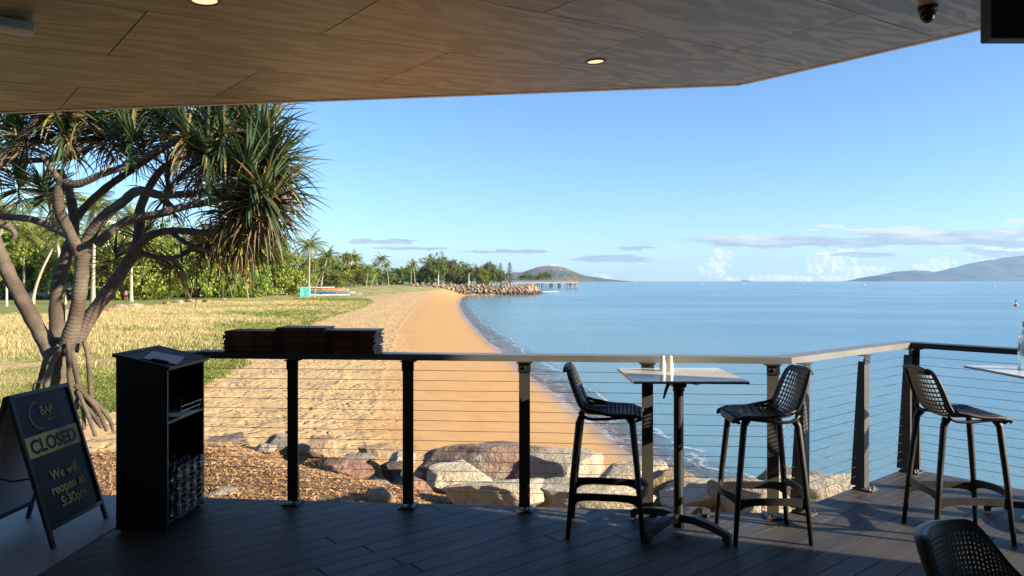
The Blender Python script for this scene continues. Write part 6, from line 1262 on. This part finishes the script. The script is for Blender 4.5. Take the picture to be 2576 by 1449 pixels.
# border stones of the lawn
for i, (u, v) in enumerate([(286, 776), (300, 772), (318, 770), (335, 770), (272, 781), (350, 769), (180, 781), (140, 785), (420, 762), (450, 762), (482, 759), (500, 757), (520, 758), (560, 752), (160, 783), (232, 783)]):
    q = G(u, v, -1.45); me = rm[(i * 3) % 6][0]; o = bpy.data.objects.new('border_stone', me); COL.objects.link(o); o.location = (q.x, q.y, hz(q.x, q.y) + .1); s_ = random.uniform(.4, .8); o.scale = (s_ * 1.5, s_, s_ * .6); o.rotation_euler.z = i; tag(o, 'pale stone in the row that borders the mown lawn, %s in the list from the middle' % OR[i] if False else OR[i] + ' pale stone of the row between the mown lawn and the dry grass', 'stone', 'stones bordering the lawn')
# jetty
y = 516; xa, xb = (1255 - CU) / F * y, (1453 - CU) / F * y; z_ = CH - 4.3 / F * y; pale = pmat('jetty_concrete', (.52, .46, .38), .8, 0, .1, .3); pilem = pmat('pile', (.26, .20, .15), .9); root = empty('jetty', (xa, y, SEA), 0, 'long pale fishing jetty on brown piles with a curved orange roof at its end', 'jetty'); zd = z_ - SEA; m1 = MB(); m1.box(((xb - xa) / 2, 0, zd), (xb - xa, 4.5, .8)); m1.build('deck', pale, root)
m1 = MB(); m1.box(((xb - xa) / 2, -2.1, zd + 1.35), (xb - xa, .12, .12)); m1.box(((xb - xa) / 2, -2.1, zd + .9), (xb - xa, .08, .08)); 
for k_ in range(40): m1.box(((xb - xa) * k_ / 39, -2.1, zd + .85), (.10, .1, .95))
m1.build('railing', pale, root)
for u in (1330, 1334, 1349, 1353, 1358, 1363, 1368, 1385, 1389, 1405, 1409, 1424, 1428, 1433, 1437, 1445, 1448, 1451): m1 = MB(); m1.tube([((u - CU) / F * y - xa, -1.4 + (u % 2) * 2.6, -2), ((u - CU) / F * y - xa, -1.4 + (u % 2) * 2.6, zd - .3)], .42, 8); m1.build('pile', pilem, root)
for (u, vt) in ((1422, 693), (1427, 700), (1445, 693.5), (1451, 696)): m1 = MB(); xx = (u - CU) / F * y - xa; m1.box((xx, -1.6, (zd + (HV - vt) / F * y + CH - SEA) / 2), (.45, .45, (HV - vt) / F * y + CH - SEA - zd)); m1.build('pavilion_post', pale, root)
m1 = MB(); n = 12
for i in range(n + 1):
    f_ = i / n; u = 1421 + 33 * f_; vt = 699.5 + 3.5 * math.sin(math.pi * min(1, f_ * 1.15)) - 6 * f_ ** 2.2 ; vb = 703.6 + .6 * f_; xx = (u - CU) / F * y - xa
    for yy_ in (-2.8, 2.8): m1.v += [(xx, yy_, CH + (HV - vt) / F * y - SEA), (xx, yy_, CH + (HV - vb) / F * y - SEA)]
for i in range(n): b = i * 4; m1.face(b, b + 1, b + 5, b + 4); m1.face(b + 2, b + 6, b + 7, b + 3); m1.face(b, b + 4, b + 6, b + 2); m1.face(b + 1, b + 3, b + 7, b + 5)
m1.face(0, 2, 3, 1); m1.face(n * 4, n * 4 + 1, n * 4 + 3, n * 4 + 2); m1.build('pavilion_roof', pmat('orange_roof', (.48, .13, .035), .5, 0, .1, .5), root)
m1 = MB(); m1.tube([((1410 - CU) / F * y - xa, -2, zd + 1.6 + 2.0), ((1422 - CU) / F * y - xa, -2, zd + 3.6 + 1.4)], .1, 5); m1.tube([((1421 - CU) / F * y - xa, -2, CH + 12.5 / F * y - SEA), ((1438 - CU) / F * y - xa, -2, CH + 7 / F * y - SEA)], .14, 5); m1.build('brace', pmat('teal_metal', (.08, .36, .33), .5), root)
# floats and buoys
floatm = M['white_paint']
def boom(pts, label):
    P3 = catmull([tuple(p_) for p_ in pts], 8); root = empty('float_line', P3[0], 0, label, 'float line', 'white float lines of the swimming enclosure'); m1 = MB()
    m1.tube([p_ - P3[0] for p_ in P3], .16, 6); m1.build('line', floatm, root)
boom([G(1330, 733.4, SEA), G(1365, 734, SEA), G(1404, 733.6, SEA)], 'nearer white float line beside the breakwater tip'); boom([G(1328, 728.5, SEA), G(1360, 728.3, SEA), G(1385, 728.8, SEA)], 'farther thin white float line under the jetty')
q = G(2556, 769, SEA); root = empty('marker_buoy', q, 0, 'small orange and white channel marker buoy at the right edge of the sea', 'buoy'); m1 = MB(); m1.lathe([(.05, -.2), (.42, 0), (.42, .22), (.12, .34)], n=14); m1.build('float', pmat('buoy_orange', (.55, .16, .05), .5), root, True); m1 = MB(); m1.lathe([(.10, .3), (.09, .8)], n=8); m1.build('pole', M['white_paint'], root); m1 = MB(); m1.lathe([(.16, .78), (.16, 1.0), (.02, 1.2)], n=8); m1.build('topmark', pmat('buoy_dark', (.10, .06, .05), .5), root)
for i, (u, v) in enumerate([(2174, 717.9), (2501, 721), (1766, 716), (1597, 713.5), (1871, 715.5), (2023, 716.5)]):
    q = G(u, v, SEA); root = empty('mooring_buoy', q, 0, ['white buoy below the left end of the islands', 'white buoy below the big island', 'white buoy left of the tiny islet', 'white buoy nearest the brown headland', 'white buoy under the tiny islet', 'white buoy right of the tiny islet'][i], 'buoy', 'small white buoys far out'); m1 = MB(); m1.lathe([(.3, -.2), (.85, .2), (.85, .8), (.3, 1.3)], n=10); m1.build('float', floatm, root, True); m1 = MB(); m1.tube([(0, 0, 1.2), (0, 0, 1.9)], .12, 6); m1.build('stem', floatm, root)
# ================================================================== HAZE
hzm, N = newmat('haze_air'); pv = N.n('ShaderNodeVolumePrincipled'); pv.inputs['Color'].default_value = (.50, .74, 1, 1); pv.inputs['Density'].default_value = HAZE_DENSITY; pv.inputs['Anisotropy'].default_value = .2
o_ = N.n('ShaderNodeOutputMaterial'); N.t.links.new(pv.outputs[0], o_.inputs[1])
mb = MB(); mb.box((0, 5000, 200), (40000, 22000, 440)); 
if HAZE_DENSITY > 0: mb.build('haze', hzm, kind='stuff', label='thin sea haze')
for o in bpy.data.objects:
    if o.type == 'MESH' and not o.data.materials: o.data.materials.append(M['grey_metal'])
